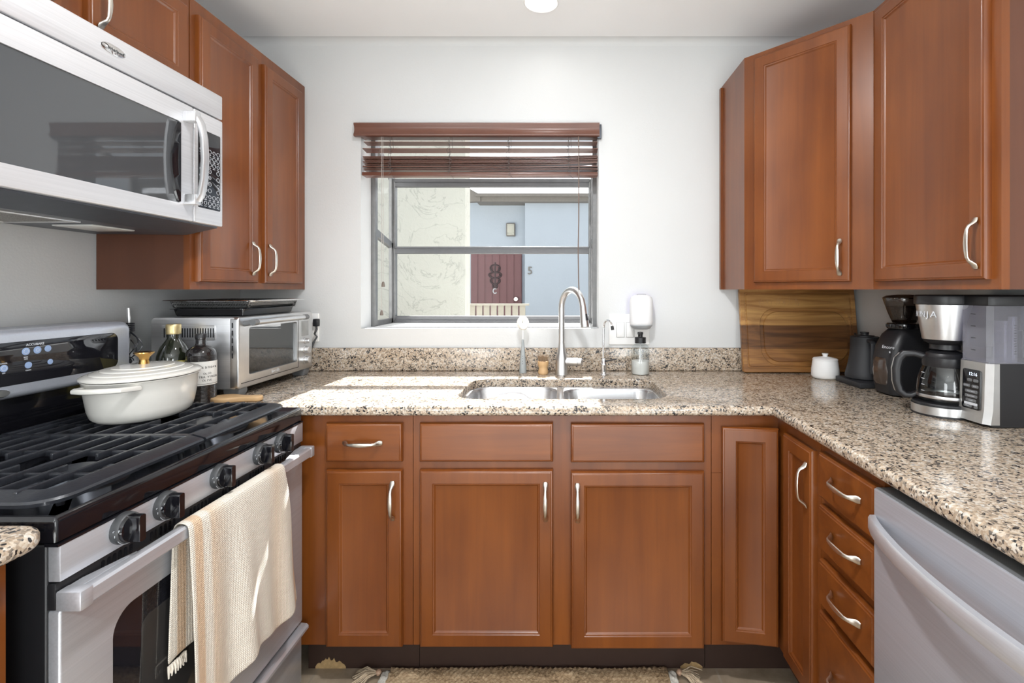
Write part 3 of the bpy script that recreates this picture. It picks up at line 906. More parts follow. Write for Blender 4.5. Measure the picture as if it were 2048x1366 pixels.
sb = thing('soap_bottle', 'clear glass pump bottle half full of white soap at the backsplash', 'bottle', (.342, 2.165, .914))
sx_, sy_ = .342, 2.165
mb = MB(); mb.lathe([(0, .9146), (.036, .9146), (.0395, .918), (.040, .925), (.040, 1.022), (.037, 1.036), (.026, 1.046), (.017, 1.050), (.017, 1.053)], (sx_, sy_, 0), 32); mb.build('bottle', M['glass_clear'], sb)
mb = MB(); mb.lathe([(0, .9165), (.035, .9165), (.038, .921), (.038, .974), (0, .9742)], (sx_, sy_, 0), 32); mb.build('liquid_soap', plain('white_soap', (.80, .80, .78), .4, var=.01), sb)
mb = MB(); mb.lathe([(.0, 1.051), (.0245, 1.051), (.0245, 1.076), (.012, 1.077), (.0105, 1.078), (.0105, 1.088), (.0125, 1.089), (.0125, 1.099), (0, 1.101)], (sx_, sy_, 0), 24)
mb.tube([(sx_, sy_, 1.094), (sx_ - .008, sy_ - .03, 1.094), (sx_ - .010, sy_ - .036, 1.088)], [.006, .005, .0045], 10)
mb.build('pump', M['black'], sb)
mb = MB(); mb.tube([(sx_, sy_, .92), (sx_, sy_, 1.05)], .003, 8); mb.build('dip_tube', M['white'], sb)

sp = thing('switch_plate', 'white triple wall plate with two rocker switches near the soap bottle', 'switch plate', (.305, 2.268, 1.10))
mb = MB(); mb.slab(rrect(.214, .400, 1.032, 1.173, .004, 3), 2.263, 2.2695, plane='XZ', r=0, r0=.003, seg=3); mb.build('plate', M['white'], sp)
for x0 in (.2495, .2935):
    mb = MB(); mb.rbox(x0 - .002, x0 + .036, 2.2612, 2.264, 1.066, 1.136, .001); fo = mb.build('rocker_frame', plain('grey_gap', (.45, .45, .45), .5), sp)
    mb = MB(); mb.rbox(x0, x0 + .034, 2.2585, 2.2625, 1.068, 1.134, .0015); mb.build('rocker', M['white'], fo)
tr = thing('insect_trap', 'white capsule-shaped plug-in trap with a grey collar above the soap bottle', 'plug-in trap', (.355, 2.24, 1.108))
mb = MB()
oy = 2.221
Lr = []
for (s, z) in ((.78, 1.122), (.93, 1.128), (1.0, 1.142), (1.0, 1.225), (.97, 1.240), (.86, 1.253), (.62, 1.260), (.3, 1.2625)):
    Lr.append([(.355 + (p[0]) * s, oy + p[1] * s, z) for p in rrect(-.0525, .0525, -.036, .036, .034, 6)])
mb.loops(Lr); mb.build('shell', plain('trap_white', (.80, .80, .81), .45, var=.01), tr)
mb = MB(); mb.loops([[(.355 + p[0] * s, oy + p[1] * s, z) for p in rrect(-.0525, .0525, -.036, .036, .034, 6)] for (s, z) in ((.62, 1.108), (.72, 1.110), (.95, 1.124), (.93, 1.130))])
mb.build('collar', plain('trap_grey', (.36, .37, .38), .5), tr)
mb = MB(); mb.rbox(.334, .376, oy - .016, oy + .004, 1.252, 1.2665, .004); mb.build('release_tab', plain('tab_grey', (.42, .42, .44), .5), tr)
mb = MB(); mb.rbox(.335, .375, oy + .030, 2.263, 1.14, 1.19, .003); mb.build('plug_body', M['white'], tr)

add_light('insect_trap_glow', 'AREA', (.355, 2.255, 1.20), (-PI / 2, 0, 0), .10, (.45, .35, 1), shape='RECTANGLE', size=.07, size_y=.1)
op = thing('outlet_plate', 'white outlet plate on the back wall behind the toaster oven, cord plugged in', 'outlet', (-1.155, 2.268, 1.11))
mb = MB(); mb.slab(rrect(-1.200, -1.121, 1.046, 1.176, .004, 3), 2.263, 2.2695, plane='XZ', r0=.003, r=0, seg=3); mb.build('plate', M['white'], op)
mb = MB(); mb.rbox(-1.178, -1.143, 2.2605, 2.264, 1.07, 1.10, .001); mb.rbox(-1.178, -1.143, 2.2605, 2.264, 1.12, 1.15, .001); mb.build('socket', M['white'], op)

cl = thing('ceiling_light', 'round white recessed ceiling light above the sink, switched on', 'ceiling light', (-.085, 1.967, ZC))
mb = MB(); mb.lathe([(.070, ZC - .001), (.072, ZC - .006), (.066, ZC - .010), (.060, ZC - .006), (.058, ZC - .001)], (-.085, 1.967, 0), 40); mb.build('trim_ring', M['white'], cl)
mb = MB(); mb.lathe([(0, ZC - .004), (.058, ZC - .004), (.058, ZC - .001), (0, ZC - .001)], (-.085, 1.967, 0), 40); mb.build('diffuser', emit('lamp_diffuser', (1, .98, .95), 6.0), cl)
add_light('ceiling_lamp', 'AREA', (-.085, 1.967, ZC - .014), (0, 0, 0), 0.3, (1, .97, .93), shape='DISK', size=.11)
for k, (x, y) in enumerate(((-.085, .85), (-.085, -1.3))):  # unseen copies of the sink light, added to brighten the kitchen
    c2 = cl.copy(); COL.objects.link(c2); c2.location = (x, y, ZC)
    c2['label'] = ('added unseen ceiling light filling the kitchen between sink and camera', 'added unseen ceiling light filling the room behind the camera')[k]
    for ch in list(cl.children):
        q = ch.copy(); COL.objects.link(q); q.parent = c2
    add_light('ceiling_lamp', 'AREA', (x, y, ZC - .014), (0, 0, 0), 22 if k == 0 else 8, (.97, .98, 1), shape='DISK', size=.11)

# ================================================================== window blind
bd = thing('window_blind', 'dark cherry wooden venetian blind pulled up in the kitchen window', 'blind', (-.38, 2.26, 1.80))
mb = MB()
prof = [(2.236, 1.982), (2.231, 1.984), (2.230, 1.990), (2.236, 2.000), (2.240, 2.012), (2.238, 2.026), (2.231, 2.036), (2.231, 2.042), (2.236, 2.044), (2.252, 2.044), (2.252, 1.982)]
mb.loops([[(x, y, z) for (y, z) in prof] for x in (-.947, .168)])
mb.build('valance', M['slat'], bd)
mb = MB(); mb.box(-.925, .162, 2.255, 2.31, 1.985, 2.025); mb.build('headrail', M['slat'], bd, flat=True)
mb = MB(); mb.rbox(.160, .178, 2.245, 2.267, 1.976, 2.040, .002); mb.build('bracket', M['charcoal'], bd)
def slat(x0, x1, z, tilt, sag=0.0, dz1=0.0, y=2.285, wob=0.0):
    mb = MB(); L = []
    n = 12
    for k in range(n + 1):
        q = k / n
        x = x0 + (x1 - x0) * q
        zz = z + dz1 * max(0, (q - .72) / .28) ** 1.5 - sag * math.sin(PI * q) + wob * math.sin(9 * q + z * 900)
        c, s = math.cos(tilt), math.sin(tilt)
        L.append([(x, y + a * c - b2 * s, zz + a * s + b2 * c) for (a, b2) in ((-.025, -.0013), (0, -.0011), (.025, -.0013), (.025, .0013), (0, .0017), (-.025, .0013))])
    mb.loops(L)
    return mb.build('slat', M['slat'], bd)
slat(-.913, .160, 1.962, math.radians(-4), wob=.0003)
slat(-.918, .162, 1.930, math.radians(-7), wob=.0003)
zz = 1.898
for k in range(11):
    slat(-.914 + random.uniform(-.004, .004), .160 + random.uniform(-.003, .003), zz - .0062 * k + random.uniform(-.0006, .0006), math.radians(random.uniform(-2.5, 2.5)),
         sag=.0015, dz1=(.010 if k == 6 else .004 if k < 6 else 0), wob=.0007, y=2.283 + random.uniform(-.003, .003))
mb = MB(); mb.rbox(-.920, .162, 2.254, 2.310, 1.808, 1.825, .004); mb.build('bottom_rail', M['slat'], bd)
for x in (-.785, -.515, -.246, .028):
    mb = MB()
    mb.tube([(x, 2.249, 1.985), (x, 2.250, 1.83)], .0010, 5)
    mb.tube([(x + .010, 2.249, 1.985), (x + .012, 2.250, 1.93)], .0010, 5)
    rr = random.Random(int(x * 1000))
    pts = []
    for k in range(34):
        q = k / 33
        pts.append((x + rr.uniform(-.013, .013) * min(1, 3 * q + .2), 2.246 - rr.uniform(0, .010), 1.965 - .155 * q + rr.uniform(-.006, .006)))
    sm = []
    for k in range(len(pts) - 1):
        a, b2 = Vector(pts[k]), Vector(pts[k + 1]); sm += [a, a.lerp(b2, .5)]
    mb.tube(sm, .0010, 5)
    mb.tube([(x + .002, 2.252, 1.81), (x + .014, 2.246, 1.800), (x + .024 * (1 if x > -.3 else .7), 2.246, 1.790), (x + .028, 2.247, 1.786)], .0011, 5)
    mb.build('ladder_cord', M['cord_dark'], bd)
for (x, z, dx) in ((-.824, 1.185, -.004), (-.836, 1.100, .0)):
    pass
for (xa, zb, xb) in ((-.8165, 1.400 - .20, -.8145), (-.8265, 1.07, -.8205)):
    pass
for (xt, zt, xb2) in ((-.8195, 1.2975, -.8165), (-.8255, 1.1675, -.8235)):
    mb = MB(); mb.tube([(xt, 2.246, 1.985), (xb2, 2.244, 1.6), (xb2, 2.243, zt + .01)], .0011, 6); co = mb.build('lift_cord', M['cord'], bd)
    mb = MB(); mb.lathe([(0, 0), (.0075, .001), (.0080, .004), (.0058, .018), (.0035, .024), (0, .0245)], (xb2, 2.243, zt), 16); mb.build('tassel', plain('taupe_tassel', (.16, .13, .11), .5) if 'taupe_tassel' not in bpy.data.materials else bpy.data.materials['taupe_tassel'], co)
mb = MB(); mb.tube([(.0725, 2.240, 1.982), (.074, 2.232, 1.90), (.0735, 2.230, 1.60), (.071, 2.230, 1.46), (.073, 2.231, 1.32), (.078, 2.233, 1.22)], .0026, 8)
mb.build('tilt_wand', plain('wand_brown', (.17, .12, .10), .5), bd)

# ================================================================== gas range
rg = thing('gas_range', 'stainless and black freestanding gas range with five knobs', 'range', (-1.15, 1.183, 0))
RY0, RY1 = .803, 1.563
mb = MB(); mb.box(-1.47, -.842, RY0, RY1, .03, .868); mb.build('body', M['black'], rg, bevel=.003)
mb = MB()
for y in (RY0 + .06, RY1 - .06):
    for x in (-1.40, -.90): mb.lathe([(0, 0), (.02, 0), (.02, .032)], (x, y, 0), 14)
mb.build('foot', M['black'], rg)
# cooktop: rounded black enamel tray
mb = MB()
o_ = rrect(-1.47, -.8265, RY0, RY1, .006, 3)
def ins(d): return offset_poly(o_, d)
L = [[(p[0], p[1], z) for p in ins(d)] for (d, z) in ((.006, .868), (.0005, .872), (0, .880), (0, .903), (.002, .9105), (.006, .9135), (.011, .9125), (.020, .9045), (.026, .9035))]
mb.loops(L); mb.build('cooktop', M['black_gloss'], rg, ang=50)
# burners
for (x, y, r) in ((-.98, .99, .042), (-1.26, .99, .036), (-.98, 1.36, .046), (-1.26, 1.36, .034)):
    mb = MB(); mb.lathe([(r * 2.1, .9036), (r * 2.0, .906), (r * 1.25, .909), (r * 1.15, .918), (r * 1.02, .9185)], (x, y, 0), 28, cap0=False); bo = mb.build('burner', M['charcoal'], rg)
    mb = MB(); mb.lathe([(r, .9185), (r * 1.03, .922), (r * .95, .9265), (0, .927)], (x, y, 0), 28); mb.build('burner_cap', M['iron'], bo)
# two continuous cast-iron grates
def grate(y0, y1):
    mb = MB()
    zt = .937
    xa, xb = -1.352, -.892
    R = .03
    # front rail: a wide bar sloping towards the knobs, turning round the outer corner
    near = y0 < 1.0
    ya, yb = y0 + .003, y1 - .003
    path = []
    if near:
        path = [(xa, ya), (xb - .02, ya)] + [(xb - .02 + .03 * math.sin(a), ya + .03 - .03 * math.cos(a)) for a in [PI / 2 * k / 5 for k in range(1, 6)]] + [(xb + .010, yb)]
    else:
        path = [(xb + .010, ya)] + [(xb - .02 + .03 * math.cos(a), yb - .03 + .03 * math.sin(a)) for a in [PI / 2 * k / 5 for k in range(0, 6)]] + [(xa, yb)]
    L = []
    for i, p in enumerate(path):
        p0 = Vector(path[max(i - 1, 0)]); p1 = Vector(path[min(i + 1, len(path) - 1)])
        t = (p1 - p0).normalized(); nrm = Vector((t.y, -t.x))    # pointing out of the grate
        P = Vector(p)
        L.append([(P.x + nrm.x * a, P.y + nrm.y * a, z) for (a, z) in ((-.015, zt), (-.017, zt - .003), (-.014, zt - .014), (.010, zt - .020), (.022, zt - .018), (.023, zt - .012), (.020, zt - .008), (-.010, zt))])
    mb.loops(L)
    # side rail where the two grates meet and the back rail
    ye = yb if near else ya
    mb.rbox(xa, xb, ye - .005, ye + .005, zt - .018, zt, .002)
    mb.rbox(xa - .005, xa + .006, y0 + .003, y1 - .003, zt - .018, zt, .002)
    # cross ties set a little lower
    ts = (y0 + .105, y1 - .105)
    for yy in ts: mb.rbox(xa, xb, yy - .004, yy + .004, zt - .016, zt - .004, .0015)
    xs = [-.940, -.988, -1.036, -1.084, -1.132, -1.180, -1.228, -1.276, -1.320]
    for i, x in enumerate(xs):
        def bar(a, b3):
            mb.rbox(x - .0036, x + .0036, a, b3, zt - .013, zt + .001, .0018)
        if i % 2 == 0: bar(ya, yb)
        else:
            bar(ya, ts[0] + .035); bar(ts[1] - .035, yb)
    for (x, y) in ((xa, ya + .02), (xa, yb - .02), (xb, ya + .03), (xb, yb - .03)): mb.cyl((x, y, .9035), (x, y, zt - .012), .006, .007, 10)
    return mb.build('grate', M['iron'], rg)
grate(.842, 1.184); grate(1.186, 1.532)
# control panel and knobs
mb = MB(); mb.rbox(-.845, -.823, RY0 + .004, RY1 - .002, .806, .8655, .002); mb.build('control_panel', M['steel_y'], rg)
mb = MB(); mb.slab([(-.845, .8655), (-.8225, .8655), (-.8225, .869), (-.845, .872)], RY0, RY1, plane='XZ'); mb.build('trim_strip', M['black_gloss'], rg)
for y in (.9216, 1.0168, 1.1765, 1.3356, 1.4327):
    m = FX(-.823, y, .8405)
    mb = MB(); mb.lathe([(.0, 0), (.0285, 0), (.0290, .003), (.0275, .013), (.0262, .0145), (.0245, .0150), (0, .0150)], (0, 0, 0), 36, xf=m); ko = mb.build('knob', M['knob'], rg, 'black burner knob with a grip bar')
    mb = MB(); mb.lathe([(.0255, .0135), (.0250, .016), (.0235, .019), (.012, .0205), (0, .021)], (0, 0, 0), 32, xf=m)
    mb.loops([[(p[0] * s, p[1], z) for p in rrect(-.0085, .0085, -.0245, .0245, .004, 3)] for (s, z) in ((1.15, .014), (1.0, .022), (.9, .036), (.8, .038))], xf=m)
    mb.build('grip', M['black_gloss'], ko)
    mb = MB(); mb.text('OFF', .0062, m @ Matrix.Translation((-.0262, .004, .0118)) @ Matrix.Rotation(-1.2, 4, 'Y'), .0002); mb.box(-.0282, -.0277, -.006, -.002, .010, .0108, xf=m)
    mb.tube([(.0278 * math.cos(a), .0278 * math.sin(a), .0125) for a in [-2.6 + 1.1 * k / 8 for k in range(9)]], .0005, 4, xf=m)
    mb.build('lettering', M['print'], ko)
# oven door
mb = MB(); mb.rbox(-.846, -.829, RY0 + .002, RY1 - .002, .760, .8035, .002); tp = mb.build('door_top', M['black'], rg, 'black strip with slots')
mb = MB()
y = .885
while y < 1.49:
    for k in range(6):
        if y + k * .0115 < 1.50: mb.slab(rrect(y + k * .0115, y + k * .0115 + .0062, .779, .798, .003, 3), -.8292, -.8282, plane='YZ')
    y += .105
mb.build('vent_slot', M['black_gloss'], tp, kind='stuff')
od = MB(); oy_ = rrect(RY0 + .004, RY1 - .003, .238, .760, .006, 3); ow = rrect(.902, 1.466, .328, .690, .045, 8)
od.slab(oy_, -.848, -.8235, [ow], plane='YZ', r=.004, seg=3); odo = od.build('oven_door', M['steel_y'], rg)
mb = MB(); mb.slab(rrect(.898, 1.470, .324, .694, .048, 8), -.846, -.8255, plane='YZ'); mb.build('window', M['glass_black'], odo)
mb = MB(); mb.slab(rrect(.965, 1.403, .375, .640, .02, 6), -.8258, -.8250, plane='YZ'); mb.build('inner_window', plain('oven_view', (.035, .033, .032), .05, var=.3, nscale=4), odo)
mb = MB()
ring = []
HB = [(-.803, .764), (-.797, .7625), (-.787, .7635), (-.7835, .767), (-.7835, .788), (-.787, .7925), (-.797, .793), (-.803, .791)]
mb.loops([[(x, y, z) for (x, z) in HB] for y in (.815, 1.545)])
for (ya, yb) in ((.800, .823), (1.535, 1.556)):
    mb.rbox(-.8245, -.7825, ya, yb, .7615, .794, .003)
mb.loops([[(-.824, .823, z), (-.803, .823, z), (-.803, .93, z), (-.805, .93, z), (-.824, .845, z)] for z in (.786, .792)])
mb.loops([[(-.824, 1.535, z), (-.824, 1.513, z), (-.805, 1.43, z), (-.803, 1.43, z), (-.803, 1.535, z)] for z in (.786, .792)])
mb.build('door_handle', M['steel_y'], odo, 'brushed steel bar')
mb = MB(); mb.rbox(-.848, -.826, RY0 + .004, RY1 - .003, .045, .226, .003); do_ = mb.build('storage_drawer', M['steel_y'], rg)
mb = MB(); mb.loops([[(x, y, z) for (x, z) in ((-.83, .198), (-.812, .205), (-.805, .214), (-.805, .222), (-.811, .228), (-.83, .230))] for y in (RY0 + .006, RY1 - .001)]); mb.build('pull_lip', M['steel_y'], do_)
# backguard
mb = MB(); mb.rbox(-1.483, -1.392, RY0 + .002, RY1 - .002, .905, 1.03, .004); mb.build('backguard', M['black_gloss'], rg)
mb = MB(); mb.slab(rrect(RY0 - .001, RY1 - .001, 1.014, 1.186, .028, 6), -1.483, -1.365, plane='YZ', r=.016, r0=0, seg=6); cp = mb.build('console', M['silver'], rg)
mb = MB(); mb.slab(rrect(.858, 1.512, 1.048, 1.155, .022, 6), -1.3665, -1.3640, plane='YZ', r=.001, r0=0); gp = mb.build('display', M['glass_black'], cp)
mb = MB()
for (y, z, r) in ((1.2515, 1.1285, .0095), (1.279, 1.129, .0095), (1.305, 1.1297, .0085), (1.202, 1.093, .009), (1.2573, 1.093, .0085), (1.311, 1.094, .007), (1.06, 1.129, .009), (1.09, 1.129, .009), (1.12, 1.093, .009), (1.06, 1.093, .009)):
    mb = MB(); mb.lathe([(0, .0), (r, .0), (r, .0006), (r * .8, .0009), (0, .0009)], xf=FX(-1.3638, y, z), seg=24); mb.build('touch_key', M['key'], gp)
mb = MB(); mb.text('ACCUBAKE', .0085, FX(-1.3636, 1.274, 1.1445), .0003)
for (y, z, s) in ((1.2515, 1.114, 'BAKE'), (1.2515, 1.109, 'TIME'), (1.202, 1.105, 'CANCEL'), (1.202, 1.081, 'OFF'), (1.2573, 1.080, 'CLEAN')): mb.text(s, .0042, FX(-1.3636, y, z), .0003)
for (y, z, r) in ((1.2515, 1.1285, .0055), (1.202, 1.093, .0055), (1.279, 1.129, .004)):
    mb.tube([(-1.3626, y + r * math.cos(a), z + r * math.sin(a)) for a in [2 * PI * k / 16 for k in range(16)]], .0005, 4, closed=True)
mb.build('lettering', M['print'], gp)
mb = MB(); mb.lathe([(0, 0), (.020, 0), (.020, .003), (.016, .006), (0, .0065)], xf=FX(-1.3655, 1.196, 1.0325) @ Matrix.Scale(.5, 4, (0, 1, 0)), seg=28); mb.build('badge', M['chrome'], cp)

# ------------------------------------------------------------------ tea towel over the oven handle
def towel():
    top = .7975
    path = [(-.8125, .500)] + [(-.8125, .500 + (.775 - .500) * k / 14) for k in range(1, 15)] + [(-.811, .787), (-.8065, .7955), (-.799, top + .0005), (-.790, top), (-.782, .7945), (-.7785, .787)]
    path += [(-.7775, .775 - (.775 - .372) * k / 30) for k in range(1, 31)]
    n = 64; L = []
    for i, (x, z) in enumerate(path):
        fr = max(0.0, (i - 20) / 31.0); bk = max(0.0, (14 - i) / 14.0)
        row = []
        for j in range(n + 1):
            q = j / n
            y0 = 1.026 - .012 * bk + .004 * math.sin(3 * fr); y1 = 1.380 + .062 * fr ** .8 + .004 * math.sin(7 * fr)
            yy = y0 + (y1 - y0) * q
            amp = .014 * fr ** .8
            fold = amp * (.55 * math.sin(q * 15 + 1.2 * fr) + .35 * math.sin(q * 27 + 2.0 + .8 * fr) + .35 * math.sin(q * 6 - 1))
            dz = -.010 * fr * math.sin(q * 9 + .5) + .012 * fr * (q - .5)
            if fr > 0: xx = x + max(-.004, fold + .006 * fr) + .004 * fr
            else: xx = x - .002 * bk * math.sin(q * 17)
            zz = z + dz + (.012 * bk * math.sin(q * 5 + 1) if bk else 0)
            row.append((xx, yy, zz))
        L.append(row)
    mb = MB(); mb.loops(L, False, False, closed=False)
    m, nt, b = nodes('waffle_cloth')
    tc = nt.nodes.new('ShaderNodeTexCoord')
    sp_ = nt.nodes.new('ShaderNodeSeparateXYZ'); nt.links.new(tc.outputs['Object'], sp_.inputs[0])
    # woven tan bands run down the cloth at fixed places across its width
    r = ramp(nt, sp_.outputs[1], [(0.0, (.72, .66, .57)), (.01, (.72, .66, .57))])
    mr = nt.nodes.new('ShaderNodeMapRange'); mr.inputs[1].default_value = -.21; mr.inputs[2].default_value = .27
    nt.links.new(sp_.outputs[1], mr.inputs[0]); nt.links.new(mr.outputs[0], r.inputs[0])
    cr = r.color_ramp
    base = (.74, .68, .59, 1); tan = (.66, .48, .33, 1)
    for p, c in ((.075, base), (.085, tan), (.125, tan), (.135, base), (.17, base), (.19, (.66, .52, .39, 1)), (.30, base), (.62, base), (.70, (.68, .56, .44, 1)), (.80, base), (.845, base), (.855, tan), (.895, tan), (.905, base)):
        e = cr.elements.new(p); e.color = c
    nt.links.new(r.outputs[0], b.inputs['Base Color'])
    w1_ = nt.nodes.new('ShaderNodeTexWave'); w1_.bands_direction = 'Z'; w1_.inputs['Scale'].default_value = 75; nt.links.new(tc.outputs['Object'], w1_.inputs[0])
    w2_ = nt.nodes.new('ShaderNodeTexWave'); w2_.bands_direction = 'Y'; w2_.inputs['Scale'].default_value = 75; nt.links.new(tc.outputs['Object'], w2_.inputs[0])
    mm = nt.nodes.new('ShaderNodeMath'); mm.operation = 'ADD'; nt.links.new(w1_.outputs['Fac'], mm.inputs[0]); nt.links.new(w2_.outputs['Fac'], mm.inputs[1])
    bump(nt, b, mm.outputs[0], .5, .002)
    b.inputs['Roughness'].default_value = .95
    root = thing('tea_towel', 'cream waffle tea towel with tan stripes hung over the oven door handle', 'towel', (-.79, 1.21, .38))
    o = mb.build('cloth', m, root, solid=.0035, ang=180)
    md = o.modifiers.new('Sub', 'SUBSURF'); md.levels = 1; md.render_levels = 1
    fr_ = MB()
    rr = random.Random(4)
    for k in range(14):
        y = 1.0165 + .0034 * k
        fr_.tube([(-.8125, y, .508), (-.8115 + rr.uniform(-.002, .003), y - .0006, .499), (-.811 + rr.uniform(-.001, .003), y - .001 + rr.uniform(-.0015, .0015), .488 + rr.uniform(-.007, .006))], [.0026, .0024, .0013], 6)
    fr_.build('fringe', plain('cream_thread', (.74, .68, .59), .95), root)
towel()

# ================================================================== microwave
mw = thing('microwave', 'stainless over-the-range microwave with a bowed handle', 'microwave', (-1.28, 1.183, 1.459))
VX = -1.077
mb = MB(); mb.loops([[(x, y, z) for (x, z) in ((-1.484, 1.462), (-1.19, 1.459), (-1.094, 1.480), (-1.094, 1.894), (-1.484, 1.894))] for y in (RY0 + .004, RY1 - .003)])
mb.build('casing', M['charcoal'], mw, flat=True)
mb = MB(); mb.rbox(-1.094, VX, RY0 + .003, RY1 - .002, 1.8205, 1.896, .004); vp = mb.build('vent_panel', M['steel_mw'], mw)
mb = MB(); mb.lathe([(0, 0), (.0330, 0), (.0330, .0012), (.030, .002), (0, .0022)], xf=FX(VX + .0002, 1.180, 1.860) @ Matrix.Scale(.36, 4, (0, 1, 0)), seg=40); lg = mb.build('badge', M['chrome'], vp)
mb = MB(); mb.text('Whirlpool', .0105, FX(VX + .0026, 1.186, 1.8592), .0004)
mb.tube([(VX + .0026, 1.1575 + .009 * math.cos(a), 1.8605 + .0055 * math.sin(a)) for a in [1.7 * PI * k / 14 for k in range(15)]], .0007, 5)
mb.build('lettering', M['print_dark'], lg)
wz0, wz1 = 1.530, 1.760
mb = MB(); mb.slab(rrect(RY0 + .003, 1.4375, 1.484, 1.8165, .004, 3), -1.094, VX, [rrect(.842, 1.392, wz0, wz1, .012, 4)], plane='YZ', r=.003, seg=3); dm = mb.build('door', M['steel_mw'], mw)
mb = MB(); mb.box(-1.092, -1.0805, .838, 1.394, wz0 - .004, wz1 + .004); mb.build('window', M['mw_glass'], dm, flat=True)
mb = MB()                                              # dark finger grip beside the window
L = []
for k in range(13):
    q = k / 12; zz = wz0 + .004 + (wz1 - wz0 - .008) * q
    wd = .010 + .026 * math.sin(PI * q) ** .7
    L.append([(-1.081, 1.392 - wd, zz), (-1.0765, 1.392 - wd * .85, zz), (-1.0735, 1.386, zz), (-1.0765, 1.391, zz), (-1.081, 1.3915, zz)])
mb.loops(L); mb.build('finger_grip', M['black_gloss'], dm)
mb = MB()
pts = [(VX + .006, 1.408, 1.786), (VX + .030, 1.412, 1.780), (VX + .040, 1.4135, 1.762), (VX + .047, 1.415, 1.72), (VX + .050, 1.415, 1.66), (VX + .047, 1.415, 1.60), (VX + .040, 1.4135, 1.558), (VX + .030, 1.412, 1.540), (VX + .006, 1.408, 1.534)]
mb.strap(pts[1:-1], (0, 1, 0), .0125, .0065, 14, sq=.6)
for z in (1.782, 1.540): mb.rbox(VX - .001, VX + .036, 1.396, 1.420, z - .018 if z > 1.6 else z - .012, z + .012 if z > 1.6 else z + .018, .003)
mb.build('handle', M['steel_z'], dm)
mb = MB(); mb.slab(rrect(1.4405, RY1 - .002, 1.484, 1.8165, .004, 3), -1.094, VX, plane='YZ', r=.003, r0=0, seg=3); pn = mb.build('control_panel', M['steel_mw'], mw)
mb = MB(); mb.slab(rrect(1.455, 1.549, 1.530, 1.765, .004, 3), VX - .001, VX + .0012, plane='YZ', r=.0008, r0=0, seg=2); kp = mb.build('keypad', M['glass_black'], pn)
mb = MB()
for r_ in range(9):
    for c_ in range(5):
        z = 1.705 - .0197 * r_; y = 1.466 + .018 * c_
        if (r_ in (3, 4, 5, 6) and c_ == 3) or (r_ < 3 and c_ == 0 and r_ > 0): continue
        rad = .0062 if (r_ + c_) % 3 else .0052
        mb.tube([(VX + .0016, y + rad * math.cos(a), z + rad * math.sin(a)) for a in [2 * PI * k / 14 for k in range(14)]], .0006, 4, closed=True)
        ch = '1234567890'[(r_ - 3) * 3 + c_] if 3 <= r_ <= 5 and c_ < 3 else ''
        if ch: mb.text(ch, .008, FX(VX + .0014, y, z), .0002)
        elif r_ < 3 or r_ > 6: mb.box(VX + .0012, VX + .0018, y - .005, y + .005, z - .0105, z - .009)
mb.text('POPCORN', .005, FX(VX + .0014, 1.475, 1.752), .0002)
mb.build('lettering', M['print'], kp)
mb = MB(); mb.box(-1.40, -1.235, .86, 1.235, 1.456, 1.4595)
mesh_f = plain('filter_mesh', (.30, .29, .27), .55, .6, var=.7, nscale=420, bmp=.6)
mb.build('grease_filter', mesh_f, mw, flat=True)
mb = MB(); mb.rbox(-1.42, -1.405, .85, 1.25, 1.455, 1.460, .001); mb.rbox(-1.232, -1.222, .85, 1.25, 1.455, 1.460, .001); mb.rbox(-1.41, -1.23, 1.238, 1.25, 1.455, 1.460, .001)
mb.build('filter_frame', M['steel_soft'], mw)
mb = MB(); mb.rbox(-1.36, -1.25, 1.31, 1.44, 1.4555, 1.460, .002); mb.build('lamp_lens', plain('frosted_lens', (.66, .66, .64), .3), mw)

# ================================================================== on the range
do = thing('dutch_oven', 'oval cream enamelled dutch oven with a brass lid knob on the rear burner', 'pot', (-1.176, 1.372, .9385))
px, py, pr, pz = -1.168, 1.375, math.radians(100), .9385
mb = MB(); SY = .80
mb.lathe([(0, 0), (.112, 0), (.120, .003), (.130, .012), (.136, .03), (.144, .075), (.1485, .106), (.1505, .108), (.1495, .110), (.145, .110), (.14, .07), (.13, .03), (0, .012)], (px, py, pz), 56, 1, SY, pr)
mb.build('pot', M['enamel'], do, ang=60)
mb = MB()
ld = [(0, .111), (.150, .1115), (.1545, .113), (.1545, .1165), (.150, .1195), (.138, .1235), (.132, .1238), (.130, .1262), (.112, .1305), (.108, .1305), (.106, .1328), (.086, .1355), (.082, .1355), (.080, .1375), (.04, .140), (0, .141)]
mb.lathe(ld, (px, py, pz), 56, 1, SY, pr); lo = mb.build('lid', M['enamel'], do, ang=30)
mb = MB(); mb.lathe([(.010, .139), (.0125, .140), (.0115, .146), (.0105, .152), (.0125, .159), (.019, .166), (.0235, .1705), (.0232, .1730), (.017, .1712), (0, .1705)], (px, py, pz), 32); mb.build('lid_knob', M['brass'], lo)
for sg in (-1, 1):
    mb = MB(); ca, sa = math.cos(pr), math.sin(pr)
    def lp(a, b2, z): return (px + sg * (a * ca) - b2 * sa, py + sg * (a * sa) + b2 * ca, pz + z)
    pth = [lp(.128, -.062, .095), lp(.150, -.059, .097), lp(.172, -.048, .0985), lp(.183, -.025, .099), lp(.186, 0, .099), lp(.183, .025, .099), lp(.172, .048, .0985), lp(.150, .059, .097), lp(.128, .062, .095)]
    mb.strap(pth, (0, 0, 1), .0068, .0085, 12, sq=.7); mb.build('loop_handle', M['enamel'], do)

